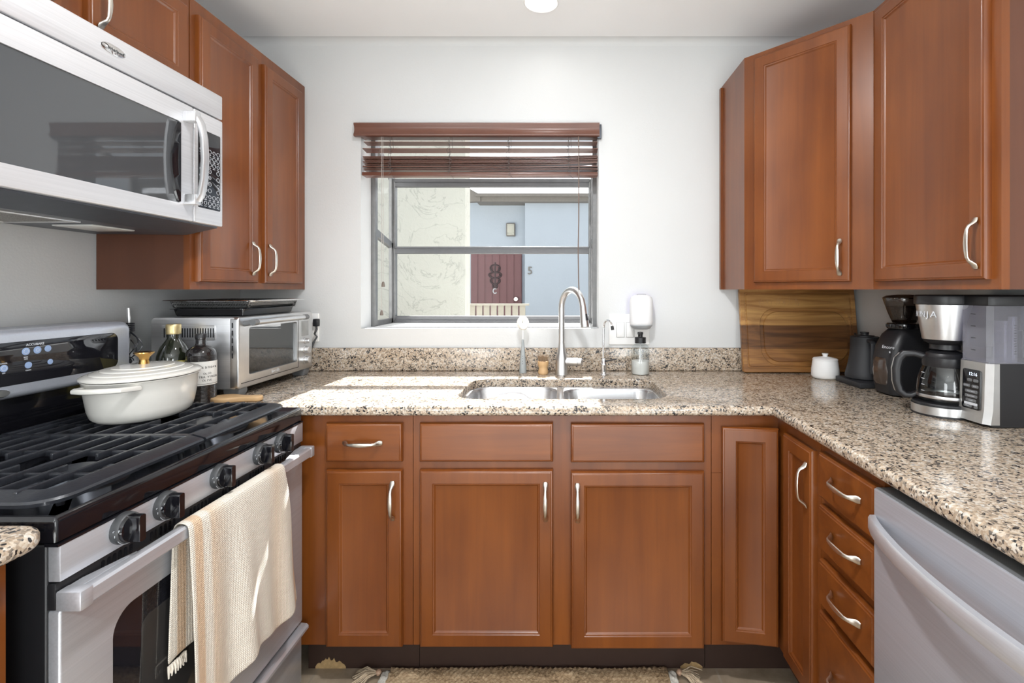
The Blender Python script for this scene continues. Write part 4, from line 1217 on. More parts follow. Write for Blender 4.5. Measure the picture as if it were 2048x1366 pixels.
# ------------------------------------------------------------------ in the corner behind the range
bt = thing('oil_bottle', 'stout dark green oil bottle with a ribbed gold screw cap', 'bottle', (-1.285, 1.628, .914))
bx, by = -1.285, 1.6275
mb = MB(); mb.lathe([(0, .9145), (.046, .9145), (.0485, .918), (.0485, 1.045), (.046, 1.070), (.036, 1.098), (.022, 1.118), (.0175, 1.128), (.0175, 1.140), (0, 1.141)], (bx, by, 0), 36); mb.build('glass', M['bottle'], bt)
mb = MB(); mb.lathe([(0, 1.139), (.0205, 1.139), (.0215, 1.142), (.0205, 1.147), (.0215, 1.152), (.0205, 1.157), (.0215, 1.162), (.0205, 1.170), (.019, 1.172), (0, 1.172)], (bx, by, 0), 28); mb.build('cap', M['gold_cap'], bt)
mb = MB(); mb.lathe([(.0489, .95), (.0489, 1.055), (.0480, 1.055), (.0480, .95)], (bx, by, 0), 36, cap0=False, cap1=False); mb.build('label', M['yellow'], bt, 'yellow paper label')
bt = thing('oil_bottle', 'ribbed dark bottle with a black stopper and cream paper label', 'bottle', (-1.187, 1.618, .914))
bx, by = -1.187, 1.618
mb = MB()
pf = [(0, .9145), (.041, .9145), (.043, .918)]
z = .922
while z < 1.075: pf += [(.0430, z), (.0421, z + .0022)]; z += .0044
pf += [(.042, 1.078), (.038, 1.088), (.027, 1.098), (.0165, 1.104), (.0150, 1.110), (.0150, 1.122), (.0165, 1.124), (.0165, 1.128), (0, 1.129)]
mb.lathe(pf, (bx, by, 0), 36); mb.build('glass', M['bottle2'], bt)
mb = MB(); mb.lathe([(0, 1.128), (.0175, 1.128), (.0178, 1.1385), (.0165, 1.1405), (0, 1.141)], (bx, by, 0), 24); mb.build('stopper', M['black'], bt)
mb = MB(); mb.lathe([(.0434, .976), (.0436, .977), (.0436, 1.052), (.0434, 1.053)], (bx, by, 0), 48, cap0=False, cap1=False); lb = mb.build('label', M['paper'], bt, 'cream paper label')
mb = MB()
def wrap_text(mb, body, size, cx, cy, r, z, a0):
    n = len(body); st = size * .62 / r
    for k, ch in enumerate(body):
        if ch == ' ': continue
        a = a0 + (k - (n - 1) / 2) * st
        mb.text(ch, size, frame((cx + r * math.cos(a), cy + r * math.sin(a), z), (-math.sin(a), math.cos(a), 0), (0, 0, 1)), .0002)
a0 = math.radians(-32)
wrap_text(mb, 'Casanova', .0135, bx, by, .0440, 1.035, a0); wrap_text(mb, 'OLIO', .009, bx, by, .0440, 1.014, a0); wrap_text(mb, 'EXTRA VIRGIN', .0095, bx, by, .0440, 1.003, a0); wrap_text(mb, 'OLIVE', .009, bx, by, .0440, .992, a0)
mb.lathe([(.0438, .980), (.0438, .9812)], (bx, by, 0), 48, cap0=False, cap1=False)
mb.build('lettering', M['print_dark'], lb)

sr = MB()
ol = [(-.052 * math.cos(a) - .0, .042 * math.sin(a)) for a in [PI * .2 + 2 * PI * .8 * k / 24 for k in range(25)]]
ol = [(-.050 + .046 * math.cos(a), .040 * math.sin(a)) for a in [math.radians(40 + 280 * k / 24) for k in range(25)]] + [(.0, -.020), (.02, -.017)] + [(.048 + .018 * math.cos(a), .018 * math.sin(a)) for a in [math.radians(-90 + 180 * k / 10) for k in range(11)]] + [(.02, .017), (.0, .020)]
sr.slab(ol, .9145, .932, r=.005, seg=3, xf=TR((-1.068, 1.640, 0), math.radians(6)))
sr.build('spoon_rest', M['beech'], loc=(-1.068, 1.64, .9145))
tagp(bpy.data.objects['spoon_rest'], 'paddle-shaped light wooden spoon rest lying before the toaster oven', 'spoon rest')

ws = thing('wire_stand', 'slim metal rod on a scrolled black wire stand in the corner', 'stand', (-1.425, 1.62, .914))
wx, wy = -1.425, 1.618
mb = MB(); mb.tube([(wx, wy, .93), (wx, wy, 1.15), (wx, wy, 1.18), (wx, wy, 1.195), (wx - .001, wy, 1.225)], [.004, .004, .0045, .0062, .0052], 10); mb.build('rod', M['steel_soft'], ws)
mb = MB()
for k in range(5): mb.tube([(wx + .014 * math.cos(a), wy + .014 * math.sin(a), 1.150 + .006 * k) for a in [2 * PI * j / 14 for j in range(14)]], .0022, 5, closed=True)
for k in range(6):
    a = 2 * PI * k / 6
    mb.tube([(wx + (.006 + .028 * math.sin(PI * q)) * math.cos(a + 1.6 * q), wy + (.006 + .028 * math.sin(PI * q)) * math.sin(a + 1.6 * q), 1.06 + .085 * q) for q in [j / 10 for j in range(11)]], .0018, 5)
mb.tube([(wx + .022 + .012 * math.cos(a) * (1 - a / 12), wy - .02, 1.055 + .012 * math.sin(a) * (1 - a / 12)) for a in [.6 * j for j in range(16)]], .0018, 5)
mb.lathe([(0, .9145), (.042, .9145), (.042, .921), (.008, .926), (.005, 1.06)], (wx, wy, 0), 24)
mb.build('scroll_wire', M['iron'], ws)

# ------------------------------------------------------------------ toaster oven
to = thing('toaster_oven', 'brushed steel countertop toaster oven with glass door in the corner', 'toaster oven', (-1.256, 1.93, .914))
TX0, TX1, TY0, TY1, TZ0, TZ1 = -1.406, -1.106, 1.683, 2.178, .944, 1.190
mb = MB(); mb.slab(rrect(TX0, TX1 - .012, TZ0, TZ1, (.012, .004, .012, .014), 5), TY0, TY1, plane='XZ', r=.002, seg=2)
mb.build('shell', M['steel_x'], to)
mb = MB(); mb.slab(rrect(TX0 + .035, TX0 + .222, 1.112, 1.164, .007, 4), TY0 - .002, TY0 + .002, plane='XZ', r=.0, r0=.0015, seg=2); vo_ = mb.build('vent_panel', M['steel_x'], to)
for k in range(20):
    x0 = TX0 + .045 + .0088 * k
    mb = MB(); mb.slab(rrect(x0, x0 + .0042, 1.122, 1.154, .002, 3), TY0 - .0026, TY0 - .0018, plane='XZ'); mb.build('vent_slot', M['black'], vo_)
for k in range(5):
    pass
mb = MB(); mb.slab(rrect(TY0 - .001, TY1 + .001, TZ0 - .001, TZ1 + .0005, .010, 5), TX1 - .030, TX1, [rrect(1.738, 2.052, .986, 1.152, .008, 4)], plane='YZ', r=.007, r0=.002, seg=4); fb = mb.build('front_bezel', M['steel_soft'], to)
mb = MB()
for k in range(5): mb.slab(rrect(TX1 - .0235, TX1 - .0185, 1.05 + .026 * k, 1.068 + .026 * k, .002, 2), TY0 - .0016, TY0 - .0008, plane='XZ')
mb.build('side_slot', M['black'], fb)
mb = MB(); mb.box(TX1 - .012, TX1 - .008, 1.736, 2.054, .984, 1.154); mb.build('window', M['glass_oven'], fb, flat=True)
mb = MB(); mb.box(TX1 - .2, TX1 - .02, 1.72, 2.06, .965, .97); mb.box(TX1 - .2, TX1 - .195, 1.72, 2.06, .97, 1.16); mb.build('cavity', M['charcoal'], to, flat=True)
mb = MB()
mb.tube([(TX1 - .016, 1.742, .992), (TX1 - .016, 2.05, .992)], .002, 6)
for k in range(22): mb.tube([(TX1 - .016, 1.745 + .0142 * k, .992), (TX1 - .19, 1.745 + .0142 * k, .992)], .0013, 5)
mb.build('wire_shelf', M['chrome'], to)
mb = MB(); mb.tube([(TX1 + .036, 1.722, 1.172), (TX1 + .036, 2.05, 1.172)], .0095, 14); ho = mb.build('door_handle', M['steel_soft'], to)
mb = MB()
for y in (1.712, 2.050): mb.tube([(TX1 - .006, y, 1.166), (TX1 + .036, y, 1.172)], .0095, 14); mb.tube([(TX1 + .036, y - .012, 1.172), (TX1 + .036, y + .012, 1.172)], .0112, 16)
mb.build('end_cap', M['grey_plastic'], ho)
mb = MB(); mb.box(TX1 - .0004, TX1 + .0006, TY0 + .012, 2.06, .9605, .963); mb.box(TX1 - .0004, TX1 + .0006, 2.06, 2.0625, .9605, 1.176); mb.build('seam', M['black'], fb, flat=True)
mb = MB(); mb.text('Breville', .018, FX(TX1 + .0006, 1.90, .9745), .0004); mb.build('lettering', plain('pale_print', (.75, .75, .76), .3, .6), fb)
mb = MB(); mb.rbox(TX1 - .001, TX1 + .0015, 2.088, 2.142, 1.088, 1.152, .001); mb.build('screen', plain('lcd_grey', (.30, .31, .31), .25), fb)
for (y, z, r) in ((2.117, 1.066, .0115), (2.117, 1.028, .0165), (2.117, .985, .0165)):
    mb = MB(); mb.lathe([(0, 0), (r * 1.2, 0), (r * 1.2, .003), (r, .004), (r * .95, .018), (r * .85, .020), (0, .0195)], xf=FX(TX1 + .0002, y, z), seg=28); mb.build('knob', M['steel_soft'], fb)
for (x, y) in ((TX0 + .04, TY0 + .035), (TX1 - .035, TY0 + .035), (TX0 + .04, TY1 - .035), (TX1 - .035, TY1 - .035)):
    mb = MB(); mb.loops([[(x + p[0] * s, y + p[1] * s, z) for p in rrect(-.03, .03, -.022, .022, .006, 3)] for (s, z) in ((.8, .9145), (1, .930), (1, .946))]); mb.build('foot', M['grey_plastic'], to)
mb = MB(); mb.rbox(-1.135, -1.112, 2.236, 2.2605, 1.118, 1.152, .004)
mb.tube([(-1.122, 2.245, 1.12), (-1.116, 2.236, 1.105), (-1.124, 2.232, 1.085), (-1.112, 2.230, 1.072), (-1.122, 2.226, 1.052), (-1.135, 2.215, 1.01), (-1.15, 2.195, .97), (-1.16, 2.176, .955)], .0042, 8)
mb.build('power_cord', M['black'], to)

def tray(name, x0, x1, y0, y1, z, h, lip, taper, mat, r=.02):
    L = []
    for (d, zz) in ((taper + lip + .004, 0), (taper + lip, .003), (lip, h - .002), (lip - .001, h), (0, h + .0005), (0, h + .002), (lip, h + .0025), (lip + .003, h - .001), (taper + lip + .003, .005), (taper + lip + .008, .0035)):
        L.append([(p[0], p[1], z + zz) for p in offset_poly(rrect(x0, x1, y0, y1, r, 5), d)])
    return MB().loops(L)
bk = tray('t', -1.395, -1.120, 1.735, 2.085, 1.1915, .024, .012, .006, None).build('baking_tray', M['black_gloss'], loc=(-1.257, 1.91, 1.1915))
tagp(bk, 'shallow black enamel baking tray lying on top of the toaster oven', 'baking tray')
mt, nt, b = nodes('wire_mesh')
v = coords(nt, (1, 1, 1))
ck = nt.nodes.new('ShaderNodeTexVoronoi'); ck.inputs['Scale'].default_value = 170; ck.distance = 'CHEBYCHEV'; ck.inputs['Randomness'].default_value = .15
nt.links.new(v, ck.inputs['Vector'])
r = ramp(nt, ck.outputs['Distance'], [(.25, (.015, .015, .016)), (.42, (.5, .5, .5))])
nt.links.new(r.outputs[0], b.inputs['Base Color']); b.inputs['Metallic'].default_value = .8; b.inputs['Roughness'].default_value = .35
bump(nt, b, ck.outputs['Distance'], .6, .002)
bs = thing('mesh_basket', 'silver wire mesh crisping basket resting on the black baking tray', 'basket', (-1.26, 1.91, 1.2185))
tray('t', -1.425, -1.100, 1.742, 2.100, 1.2185, .026, .020, .012, None).build('mesh', mt, bs)
mb = MB(); mb.tube([(p[0], p[1], 1.2455) for p in rrect(-1.426, -1.099, 1.741, 2.101, .02, 5)], .0022, 6, closed=True); mb.build('rim_wire', M['chrome'], bs)

# ================================================================== on the long counter
cb = thing('cutting_board', 'large dark acacia cutting board leaning on the back wall', 'cutting board', (1.06, 2.185, .9145))
m, nt, b = nodes('acacia')
v = coords(nt, (1, 1, 1))
n0 = noise(nt, 1.0, 5, .6, coords(nt, (2.2, 30, 30))); n0.inputs['Distortion'].default_value = 1.0
sx_n = nt.nodes.new('ShaderNodeSeparateXYZ'); nt.links.new(v, sx_n.inputs[0])
st = nt.nodes.new('ShaderNodeMath'); st.operation = 'MULTIPLY'; st.inputs[1].default_value = 9.5; nt.links.new(sx_n.outputs[2], st.inputs[0])
fl = nt.nodes.new('ShaderNodeMath'); fl.operation = 'FLOOR'; nt.links.new(st.outputs[0], fl.inputs[0])
wnz = nt.nodes.new('ShaderNodeTexWhiteNoise'); wnz.noise_dimensions = '1D'; nt.links.new(fl.outputs[0], wnz.inputs['W'])
ma = nt.nodes.new('ShaderNodeMath'); ma.operation = 'MULTIPLY_ADD'; ma.inputs[1].default_value = .38; nt.links.new(wnz.outputs[0], ma.inputs[0])
m3 = nt.nodes.new('ShaderNodeMath'); m3.operation = 'MULTIPLY'; m3.inputs[1].default_value = .65; nt.links.new(n0.outputs['Fac'], m3.inputs[0]); nt.links.new(m3.outputs[0], ma.inputs[2])
r = ramp(nt, ma.outputs[0], [(.28, (.075, .030, .010)), (.46, (.19, .080, .024)), (.60, (.33, .155, .045)), (.74, (.58, .33, .11))])
nt.links.new(r.outputs[0], b.inputs['Base Color']); b.inputs['Roughness'].default_value = .38
bh = .378; tl = math.atan2(.052, .372)
bxf = Matrix.Translation((0, 2.183, .9180)) @ Matrix.Rotation(-tl, 4, 'X')
mb = MB(bxf)
O = rrect(.803, 1.324, 0, bh, .012, 6)
def lo_(x0, x1, z0, z1, r, y): return [(p[0], y, p[1]) for p in rrect(x0, x1, z0, z1, r, 6)]
seq = [lo_(.803, 1.324, 0, bh, .012, .020), lo_(.803, 1.324, 0, bh, .012, .003), lo_(.806, 1.321, .003, bh - .003, .010, 0),
       lo_(.822, 1.305, .019, bh - .019, .010, 0), lo_(.824, 1.303, .021, bh - .021, .010, .004), lo_(.829, 1.298, .026, bh - .026, .010, .004), lo_(.831, 1.296, .028, bh - .028, .010, 0),
       lo_(.886, 1.294, .030, .288, .075, 0), lo_(.889, 1.291, .033, .285, .074, .0055), lo_(.902, 1.278, .046, .272, .066, .0055), lo_(.905, 1.275, .049, .269, .065, .0005)]
mb.loops(seq); mb.build('board', m, cb, ang=25)
mb = MB(bxf)
rr = random.Random(2)
for k in range(46):
    x = rr.uniform(.885, 1.07); z = rr.uniform(.292, .318)
    mb.tube([(x, -.0002, z), (x + rr.uniform(-.004, .012), -.0002, z + rr.uniform(.008, .026))], .0005, 4)
mb.build('knife_marks', plain('pale_scratch', (.46, .27, .12), .7), cb, 'pale scratches', kind='stuff')

sg_ = thing('sugar_bowl', 'small white lidded ceramic jar in front of the cutting board', 'jar', (1.105, 2.072, .914))
mb = MB(); mb.lathe([(0, .9145), (.046, .9145), (.050, .917), (.0535, .925), (.053, .950), (.0485, .985), (.0475, .990), (0, .990)], (1.105, 2.072, 0), 40); mb.build('jar', M['white'], sg_)
mb = MB(); mb.lathe([(0, .9905), (.0485, .9905), (.0485, .994), (.044, .998), (.02, 1.003), (.009, 1.005), (.0095, 1.008), (.0125, 1.015), (.0115, 1.018), (0, 1.0185)], (1.105, 2.072, 0), 40); mb.build('lid', M['white'], sg_)

kt = thing('kettle', 'matte black electric gooseneck kettle on its square base', 'kettle', (1.20, 1.93, .914))
mb = MB(); mb.rbox(1.112, 1.262, 1.842, 2.008, .9148, .936, .004); mb.build('base', M['black_matte'], kt)
kx, ky = 1.193, 1.945
mb = MB(); mb.lathe([(0, .9365), (.064, .9365), (.068, .940), (.069, .948), (.066, .962), (.058, .995), (.0525, 1.030), (.0505, 1.060), (.0505, 1.098), (.049, 1.101), (0, 1.101)], (kx, ky, 0), 44); mb.build('body', M['black_matte'], kt)
mb = MB(); mb.lathe([(0, 1.1005), (.034, 1.1005), (.034, 1.105), (.014, 1.107), (.014, 1.112), (.0155, 1.114), (.0155, 1.118), (0, 1.119)], (kx, ky, 0), 32); mb.build('lid', M['black_matte'], kt)
hd_ = Vector((-.25, -.97, 0)).normalized()
mb = MB(); mb.strap([Vector((kx, ky, 1.088)) + hd_ * .046, Vector((kx, ky, 1.088)) + hd_ * .085, Vector((kx, ky, 1.080)) + hd_ * .095, Vector((kx, ky, 1.05)) + hd_ * .093, Vector((kx, ky, .968)) + hd_ * .088], (hd_.y, -hd_.x, 0), .009, .006, 12, sq=.6); mb.build('handle', M['black_matte'], kt)
mb = MB(); sdv = -hd_
mb.tube([Vector((kx, ky, .965)) + sdv * .055, Vector((kx, ky, .985)) + sdv * .085, Vector((kx, ky, 1.03)) + sdv * .088, Vector((kx, ky, 1.07)) + sdv * .082, Vector((kx, ky, 1.095)) + sdv * .095, Vector((kx, ky, 1.10)) + sdv * .115], [.010, .008, .0065, .006, .0055, .005], 12); mb.build('spout', M['black_matte'], kt)

gr = thing('coffee_grinder', 'black burr coffee grinder with a smoky bean hopper', 'grinder', (1.21, 1.75, .914))
gx, gy = 1.215, 1.752
mb = MB()
L = []
for (xf_, w, z) in ((1.150, .052, .9148), (1.138, .060, .920), (1.130, .062, .96), (1.128, .062, 1.03), (1.138, .061, 1.085), (1.158, .056, 1.125), (1.176, .048, 1.145), (1.182, .044, 1.150)):
    L.append([(p[0], p[1], z) for p in rrect(xf_, 1.290, gy - w, gy + w, (.03, .015, .015, .03), 5)])
mb.loops(L); go = mb.build('body', M['black'], gr)
mb = MB()
L = []
for (xo, w, z) in ((1.124, .040, .952), (1.120, .044, .960), (1.118, .045, 1.00), (1.122, .044, 1.035), (1.128, .041, 1.045)):
    L.append([(p[0], p[1], z) for p in rrect(xo, 1.16, gy - w, gy + w, (.028, .005, .005, .028), 5)])
mb.loops(L); mb.build('grounds_bin', plain('smoky_brown_bin', (.05, .034, .026), .12, coat=.4), gr)
mb = MB(); mb.lathe([(.052, 1.148), (.054, 1.152), (.053, 1.164), (.050, 1.167), (0, 1.167)], (gx, gy, 0), 40)
for k in range(28):
    a = 2 * PI * k / 28; mb.cyl((gx + .0535 * math.cos(a), gy + .0535 * math.sin(a), 1.153), (gx + .0535 * math.cos(a), gy + .0535 * math.sin(a), 1.162), .0018, seg=6)
mb.build('grind_ring', M['black_gloss'], gr)
mb = MB(); mb.lathe([(.034, 1.1675), (.037, 1.172), (.050, 1.205), (.062, 1.243), (.0645, 1.252), (.0635, 1.256)], (gx, gy, 0), 44, cap0=False, cap1=False); mb.build('hopper', M['glass_smoke'], gr)
mb = MB(); mb.lathe([(0, 1.169), (.033, 1.169), (.036, 1.174), (.048, 1.205), (.0535, 1.223), (.03, 1.228), (0, 1.226)], (gx, gy, 0), 40)
mb.build('coffee_beans', plain('roast_beans', (.040, .024, .018), .45, var=.8, nscale=190, bmp=1.0), gr, kind='stuff')
mb = MB(); mb.lathe([(.065, 1.253), (.0655, 1.257), (.055, 1.264), (.02, 1.268), (0, 1.268)], (gx, gy, 0), 44); mb.build('hopper_lid', pane('smoky_lid', (.30, .27, .25), .15, ior=1.45), gr)
mb = MB(); mb.text('Encore', .016, frame((1.1335, gy - .038, 1.085), (.35, -1, 0), (.25, .08, 1)), .0003); mb.box(1.131, 1.1335, gy - .050, gy - .046, 1.066, 1.072); mb.build('lettering', M['print'], go)

# ------------------------------------------------------------------ coffee maker
cm = thing('coffee_maker', 'black and stainless drip coffee maker with glass carafe and clear water tank', 'coffee maker', (1.22, 1.42, .914))
ccx, ccy = 1.147, 1.478                                 # carafe axis
TWX, TY_a, TY_b = 1.140, 1.318, 1.412                   # control tower front and its two sides
mb = MB()
outl = [(1.147 + .086 * math.cos(a), 1.478 + .080 * math.sin(a)) for a in [PI / 2 + PI * k / 20 for k in range(21)]] + [(1.325, 1.398), (1.325, 1.558)]
mb.slab(outl, .9148, .920); mb.slab(offset_poly(outl, .003), .943, .952, r=.003); bo = mb.build('base', M['black'], cm)
mb = MB(); mb.slab(offset_poly(outl, .0005), .920, .9435); mb.build('steel_band', M['steel_soft'], bo)
mb = MB(); mb.box(1.235, 1.325, TY_b + .001, 1.558, .952, 1.172); mb.build('back_column', M['black'], cm, bevel=.006)
mb = MB(); mb.slab([(TWX + .012, TY_b), (TWX + .012, TY_a + .004), (1.170, TY_a), (1.328, TY_a), (1.328, TY_b)][::-1], .9148, 1.088); tw = mb.build('tower', M['black'], cm, bevel=.002)
mb = MB(); mb.loops([[(TWX + .013, TY_b - .001, z), (TWX + dx2 - .003, TY_b - .001, z), (TWX + dx2 + .000, TY_a + .014, z), (TWX + dx2 + .012, TY_a - .0005, z), (TWX + .03, TY_a - .0005, z)] for (z, dx2) in ((.922, -.006), (.96, .0), (1.086, .004))])
mb.build('fascia', M['steel_soft'], tw, 'brushed steel front plate')
pm = frame((TWX - .0015, (TY_a + TY_b) / 2 + .006, 1.012), (.03, -1, 0), (.03, 0, 1))
mb = MB(); mb.slab(rrect(-.0285, .0285, -.058, .052, .006, 4), -.004, .0022, xf=pm, r=.001, r0=0); kp = mb.build('control_panel', M['black_gloss'], tw)
mb = MB(); mb.text('12:16', .0125, pm @ Matrix.Translation((.006, .039, .0026)), .0002)
mb.build('clock_digits', emit('clock_glow', (.75, .85, 1.0), .9), kp)
mb = MB()
for (x, y, w) in ((-.004, .022, .016), (.016, .022, .016), (-.013, .006, .022), (.014, .006, .022), (.002, -.009, .040), (.002, -.022, .040), (.002, -.034, .034), (-.008, -.050, .026), (.018, -.050, .012)):
    mb = MB(); mb.slab(rrect(x - w / 2, x + w / 2, y - .0042, y + .0042, .003, 3), .002, .0034, xf=pm, r=.0008, r0=0); kk = mb.build('button', M['grey_plastic'], kp)
mb = MB()
for (x, y, s) in ((-.013, .006, 'CLASSIC'), (.014, .006, 'RICH'), (.002, -.009, 'DELAY BREW'), (.002, -.022, 'STAY WARM'), (.002, -.034, 'CLEAN'), (-.008, -.050, 'SMALL')): mb.text(s, .0042, pm @ Matrix.Translation((x, y, .0036)), .0001)
mb.build('lettering', M['print'], kp)
mb = MB(); mb.slab(rrect(-.019, .023, -.0465, -.0395, .002, 2), .002, .0034, xf=pm); bb = mb.build('brew_button', M['print'], kp, 'white brew bar')
# brew basket
mb = MB(); mb.lathe([(.054, 1.136), (.056, 1.138), (.0715, 1.238), (.0715, 1.241), (0, 1.241)], (ccx, ccy, 0), 44); bk_ = mb.build('brew_basket', M['steel_soft'], cm)
mb = MB(); mb.lathe([(.056, 1.137), (.050, 1.128), (.038, 1.122), (.038, 1.108), (0, 1.108)], (ccx, ccy, 0), 36); mb.build('basket_collar', M['black'], bk_)
mb = MB(); mb.slab(rrect(1.16, 1.322, TY_b + .002, 1.552, .01, 3), 1.122, 1.2405); mb.build('rear_housing', M['black'], cm)
mb = MB(); wrap_text(mb, 'NINJA', .026, ccx, ccy, .0688, 1.212, PI + .05); mb.build('lettering', M['print'], bk_)
outt = [(ccx + .076 * math.cos(a), ccy + .077 * math.sin(a)) for a in [PI / 2 + PI * k / 20 for k in range(18)]] + [(TWX + .006, TY_b - .008), (TWX + .006, TY_a + .008), (1.16, TY_a), (1.330, TY_a), (1.330, 1.556)]
mb = MB(); mb.slab(outt, 1.2415, 1.270, r=.005, r0=.002, seg=3); mb.build('lid', M['black'], cm, ang=50)
# carafe
cf = MB(); cf.lathe([(.052, .9545), (.066, .9555), (.0705, .962), (.072, .985), (.069, 1.015), (.060, 1.045), (.0535, 1.060)], (ccx, ccy, 0), 44); ca = cf.build('carafe', M['glass_clear'], cm)
mb = MB(); mb.lathe([(.0545, 1.056), (.056, 1.060), (.056, 1.083), (.050, 1.088), (.046, 1.096), (.030, 1.104), (0, 1.105)], (ccx, ccy, 0), 40); mb.build('carafe_lid', M['black'], ca)
mb = MB(); mb.lathe([(.0725, .966), (.0730, .968), (.0728, .974), (.0722, .975)], (ccx, ccy, 0), 44, cap0=False, cap1=False); mb.build('carafe_band', M['steel_soft'], ca)
hv = Vector((-.86, .50, 0)).normalized()
mb = MB(); C0 = Vector((ccx, ccy, 0))
hp = [(.050, 1.083), (.075, 1.090), (.100, 1.088), (.114, 1.070), (.120, 1.040), (.119, 1.00), (.112, .972), (.098, .960), (.080, .962), (.066, .972)]
mb.strap([C0 + hv * a + Vector((0, 0, z)) for (a, z) in hp], (hv.y, -hv.x, 0), .0125, [.010, .010, .012, .013, .013, .012, .011, .010, .008, .006], 14, sq=.7); mb.build('carafe_handle', M['black'], ca)
mb = MB(); mb.strap([C0 + hv * (a + .0125) + Vector((0, 0, z + .002)) for (a, z) in hp[2:8]], (hv.y, -hv.x, 0), .006, .0022, 10); mb.build('handle_strip', M['steel_soft'], ca)
mb = MB()
for k in range(4):
    mb.box(-.006, .006, -.0004, .0004, 0, .0015, xf=Matrix.Translation(C0 + Vector((-.0715, -.008, .985 + .018 * k))) @ Matrix.Rotation(PI / 2, 4, 'Z'))
mb.build('cup_marks', M['print'], ca)
# water tank
mb = MB(); mb.slab([(TWX + .004, TY_b - .004), (TWX + .004, TY_a + .012), (TWX + .016, TY_a + .001), (1.326, TY_a + .001), (1.326, TY_b - .004)][::-1], 1.0885, 1.2415); tk = mb.build('water_tank', M['tank'], cm, flat=True)
mb = MB(); mb.slab(rrect(TWX + .06, 1.225, TY_a + .02, TY_a + .06, .008, 4), 1.0895, 1.20); mb.build('filter_holder', M['tank'], tk)
mb = MB(); mb.tube([(1.232, TY_a + .03, 1.0895), (1.232, TY_a + .03, 1.212)], .010, 14); mb.build('dip_stick', M['tank'], tk)
mb = MB()
for k in range(12): mb.box(1.226, 1.232, TY_a + .0185, TY_a + .0195, 1.11 + .007 * k, 1.112 + .007 * k)
for k in range(4): mb.box(TWX + .0028, TWX + .0036, TY_a + .045, TY_a + .06, 1.118 + .033 * k, 1.1195 + .033 * k)
mb.build('level_marks', M['print_dark'], tk)
mb = MB(); mb.slab(rrect(TWX + .0005, 1.328, TY_a - .001, TY_b - .002, .004, 2), 1.0865, 1.0905); mb.build('tank_foot', M['tank'], tk)

# ================================================================== dishwasher
dwh = thing('dishwasher', 'stainless steel built-in dishwasher with a bowed bar handle', 'dishwasher', (1.0, .766, 0))
DX, DY0, DY1 = .672, .468, 1.064
mb = MB(); mb.box(.712, 1.30, DY0 + .004, DY1 - .004, .105, .868); mb.build('tub', M['black'], dwh, flat=True)
mb = MB(); mb.rbox(DX, .712, DY0, DY1, .115, .858, .003); ddo = mb.build('door', M['steel_dw'], dwh)
mb = MB(); mb.box(DX + .004, .712, DY0 + .002, DY1 - .002, .858, .8595); mb.build('door_edge', M['grey_plastic'], ddo, flat=True)
mb = MB()
L = []
for k in range(33):
    q = k / 32; y = DY1 - .003 - (DY1 - DY0 - .006) * q
    bow = .050 * (1 - (2 * q - 1) ** 2) ** .85
    x = DX - .002 - bow
    L.append([(x - .010, y, .768), (x - .012, y, .774), (x - .012, y, .796), (x - .008, y, .801), (x + .004, y, .801), (x + .006, y, .796), (x + .006, y, .772), (x + .003, y, .768)])
mb.loops(L); mb.build('handle', M['steel_y'], ddo, ang=40)
mb = MB(); mb.box(FXR + .06, FXR + .08, DY0, DY1, .0, .10); mb.build('kick_plate', M['black'], dwh, flat=True)

# ================================================================== rug
rug = thing('jute_rug', 'braided jute runner with pale end stripes and tassels before the sink', 'rug', (-.11, 1.3, 0))
def cloth_grid(x0, x1, y0, y1, nx, ny, fz):
    L = [[(x0 + (x1 - x0) * i / nx, y0 + (y1 - y0) * j / ny + (fz(i, j)[1] if j == ny else 0), fz(i, j)[0]) for i in range(nx + 1)] for j in range(ny + 1)]
    mb = MB(); mb.loops(L, False, False, closed=False)
    n = nx + 1
    # skirt down to the floor
    edge = [(0, i) for i in range(n)] + [(j, nx) for j in range(1, ny + 1)] + [(ny, i) for i in range(nx - 1, -1, -1)] + [(j, 0) for j in range(ny - 1, 0, -1)]
    top = [L[j][i] for (j, i) in edge]
    mb.loops([[(p[0], p[1], .001) for p in top], top], False, False)
    return mb
rn = random.Random(11)
ph = [rn.uniform(0, 6) for _ in range(8)]
def jute(i, j):
    w = .010 + .0035 * math.sin(i * 1.75 + (j % 2) * PI / 2 * 1.0) * math.sin(j * 1.6) + .0012 * math.sin(i * .13 + ph[0]) + rn.uniform(-.0008, .0008)
    far = .006 * (1 if j > 94 else 0)
    return (w + far * .6, .004 * math.sin(i * .05 + ph[1]) + .002 * math.sin(i * .9))
m, nt, b = nodes('jute')
v = coords(nt, (1, 1, 1))
n1 = noise(nt, 95, 4, .65, coords(nt, (.55, 1.25, 1))); n2 = noise(nt, 6, 3, .5, v)
mx = nt.nodes.new('ShaderNodeMix'); mx.data_type = 'FLOAT'; mx.inputs[0].default_value = .35
nt.links.new(n1.outputs['Fac'], mx.inputs[2]); nt.links.new(n2.outputs['Fac'], mx.inputs[3])
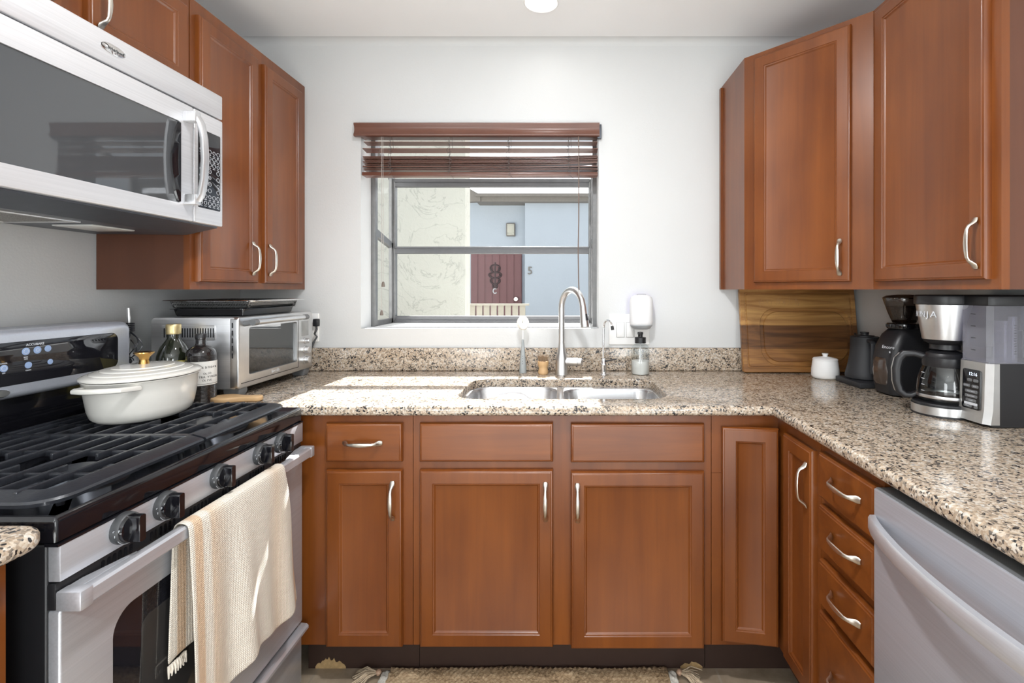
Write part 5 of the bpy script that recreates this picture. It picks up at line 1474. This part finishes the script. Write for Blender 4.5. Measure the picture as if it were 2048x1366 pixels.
r = ramp(nt, mx.outputs[0], [(.33, (.10, .06, .03)), (.46, (.30, .20, .11)), (.62, (.50, .37, .23))])
nt.links.new(r.outputs[0], b.inputs['Base Color']); b.inputs['Roughness'].default_value = .95
bump(nt, b, n1.outputs['Fac'], .9, .006)
cloth_grid(-.575, .352, 1.02, 1.660, 200, 100, jute).build('woven_field', m, rug, ang=180)
M['stripe'] = plain('cream_braid', (.56, .53, .47), .95, var=.25, nscale=160, bmp=.5)
for (xa, xb) in ((-.600, -.575), (.352, .377)):
    cloth_grid(xa, xb, 1.02, 1.648, 6, 100, lambda i, j: (.011 + .002 * math.sin(j * 1.3 + i * 1.1), 0)).build('end_stripe', M['stripe'], rug, ang=180)
M['tassel'] = plain('jute_tassel', (.47, .37, .26), .95, var=.25, nscale=150)
for (x, y, a0) in ((-.612, 1.638, PI + .35), (.389, 1.638, -.35), (-.612, 1.04, PI), (.389, 1.04, 0)):
    mb = MB()
    rr = random.Random(int(x * 999))
    for k in range(26):
        a = a0 + rr.uniform(-.62, .62); ln = rr.uniform(.055, .085)
        mb.tube([(x, y, .012), (x + ln * .5 * math.cos(a), y + ln * .5 * math.sin(a), .014 + rr.uniform(0, .012)), (x + ln * math.cos(a + rr.uniform(-.2, .2)), y + ln * math.sin(a), .004)], .0019, 5)
    ts = mb.build('tassel', M['tassel'], rug)
    mb = MB(); mb.lathe([(0, -.010), (.007, -.007), (.010, 0), (.007, .007), (0, .010)], (x, y, .013), 14); mb.build('bead', plain('clay_bead', (.42, .27, .18), .6) if 'clay_bead' not in bpy.data.materials else bpy.data.materials['clay_bead'], ts)

# repeats share a group
for o in list(bpy.data.objects):
    k = o.name.split('.')[0]
    if o.parent is None and o.get('category'):
        g = {'wall_cabinet': 'cherry wall cabinets', 'base_cabinet': 'cherry base cabinets', 'sink_cabinet': 'cherry base cabinets', 'corner_cabinet': 'cherry base cabinets',
             'drawer_cabinet': 'cherry base cabinets', 'oil_bottle': 'bottles behind the range', 'ceiling_light': 'recessed ceiling lights', 'countertop': 'granite worktops'}.get(k)
        if g: o['group'] = g
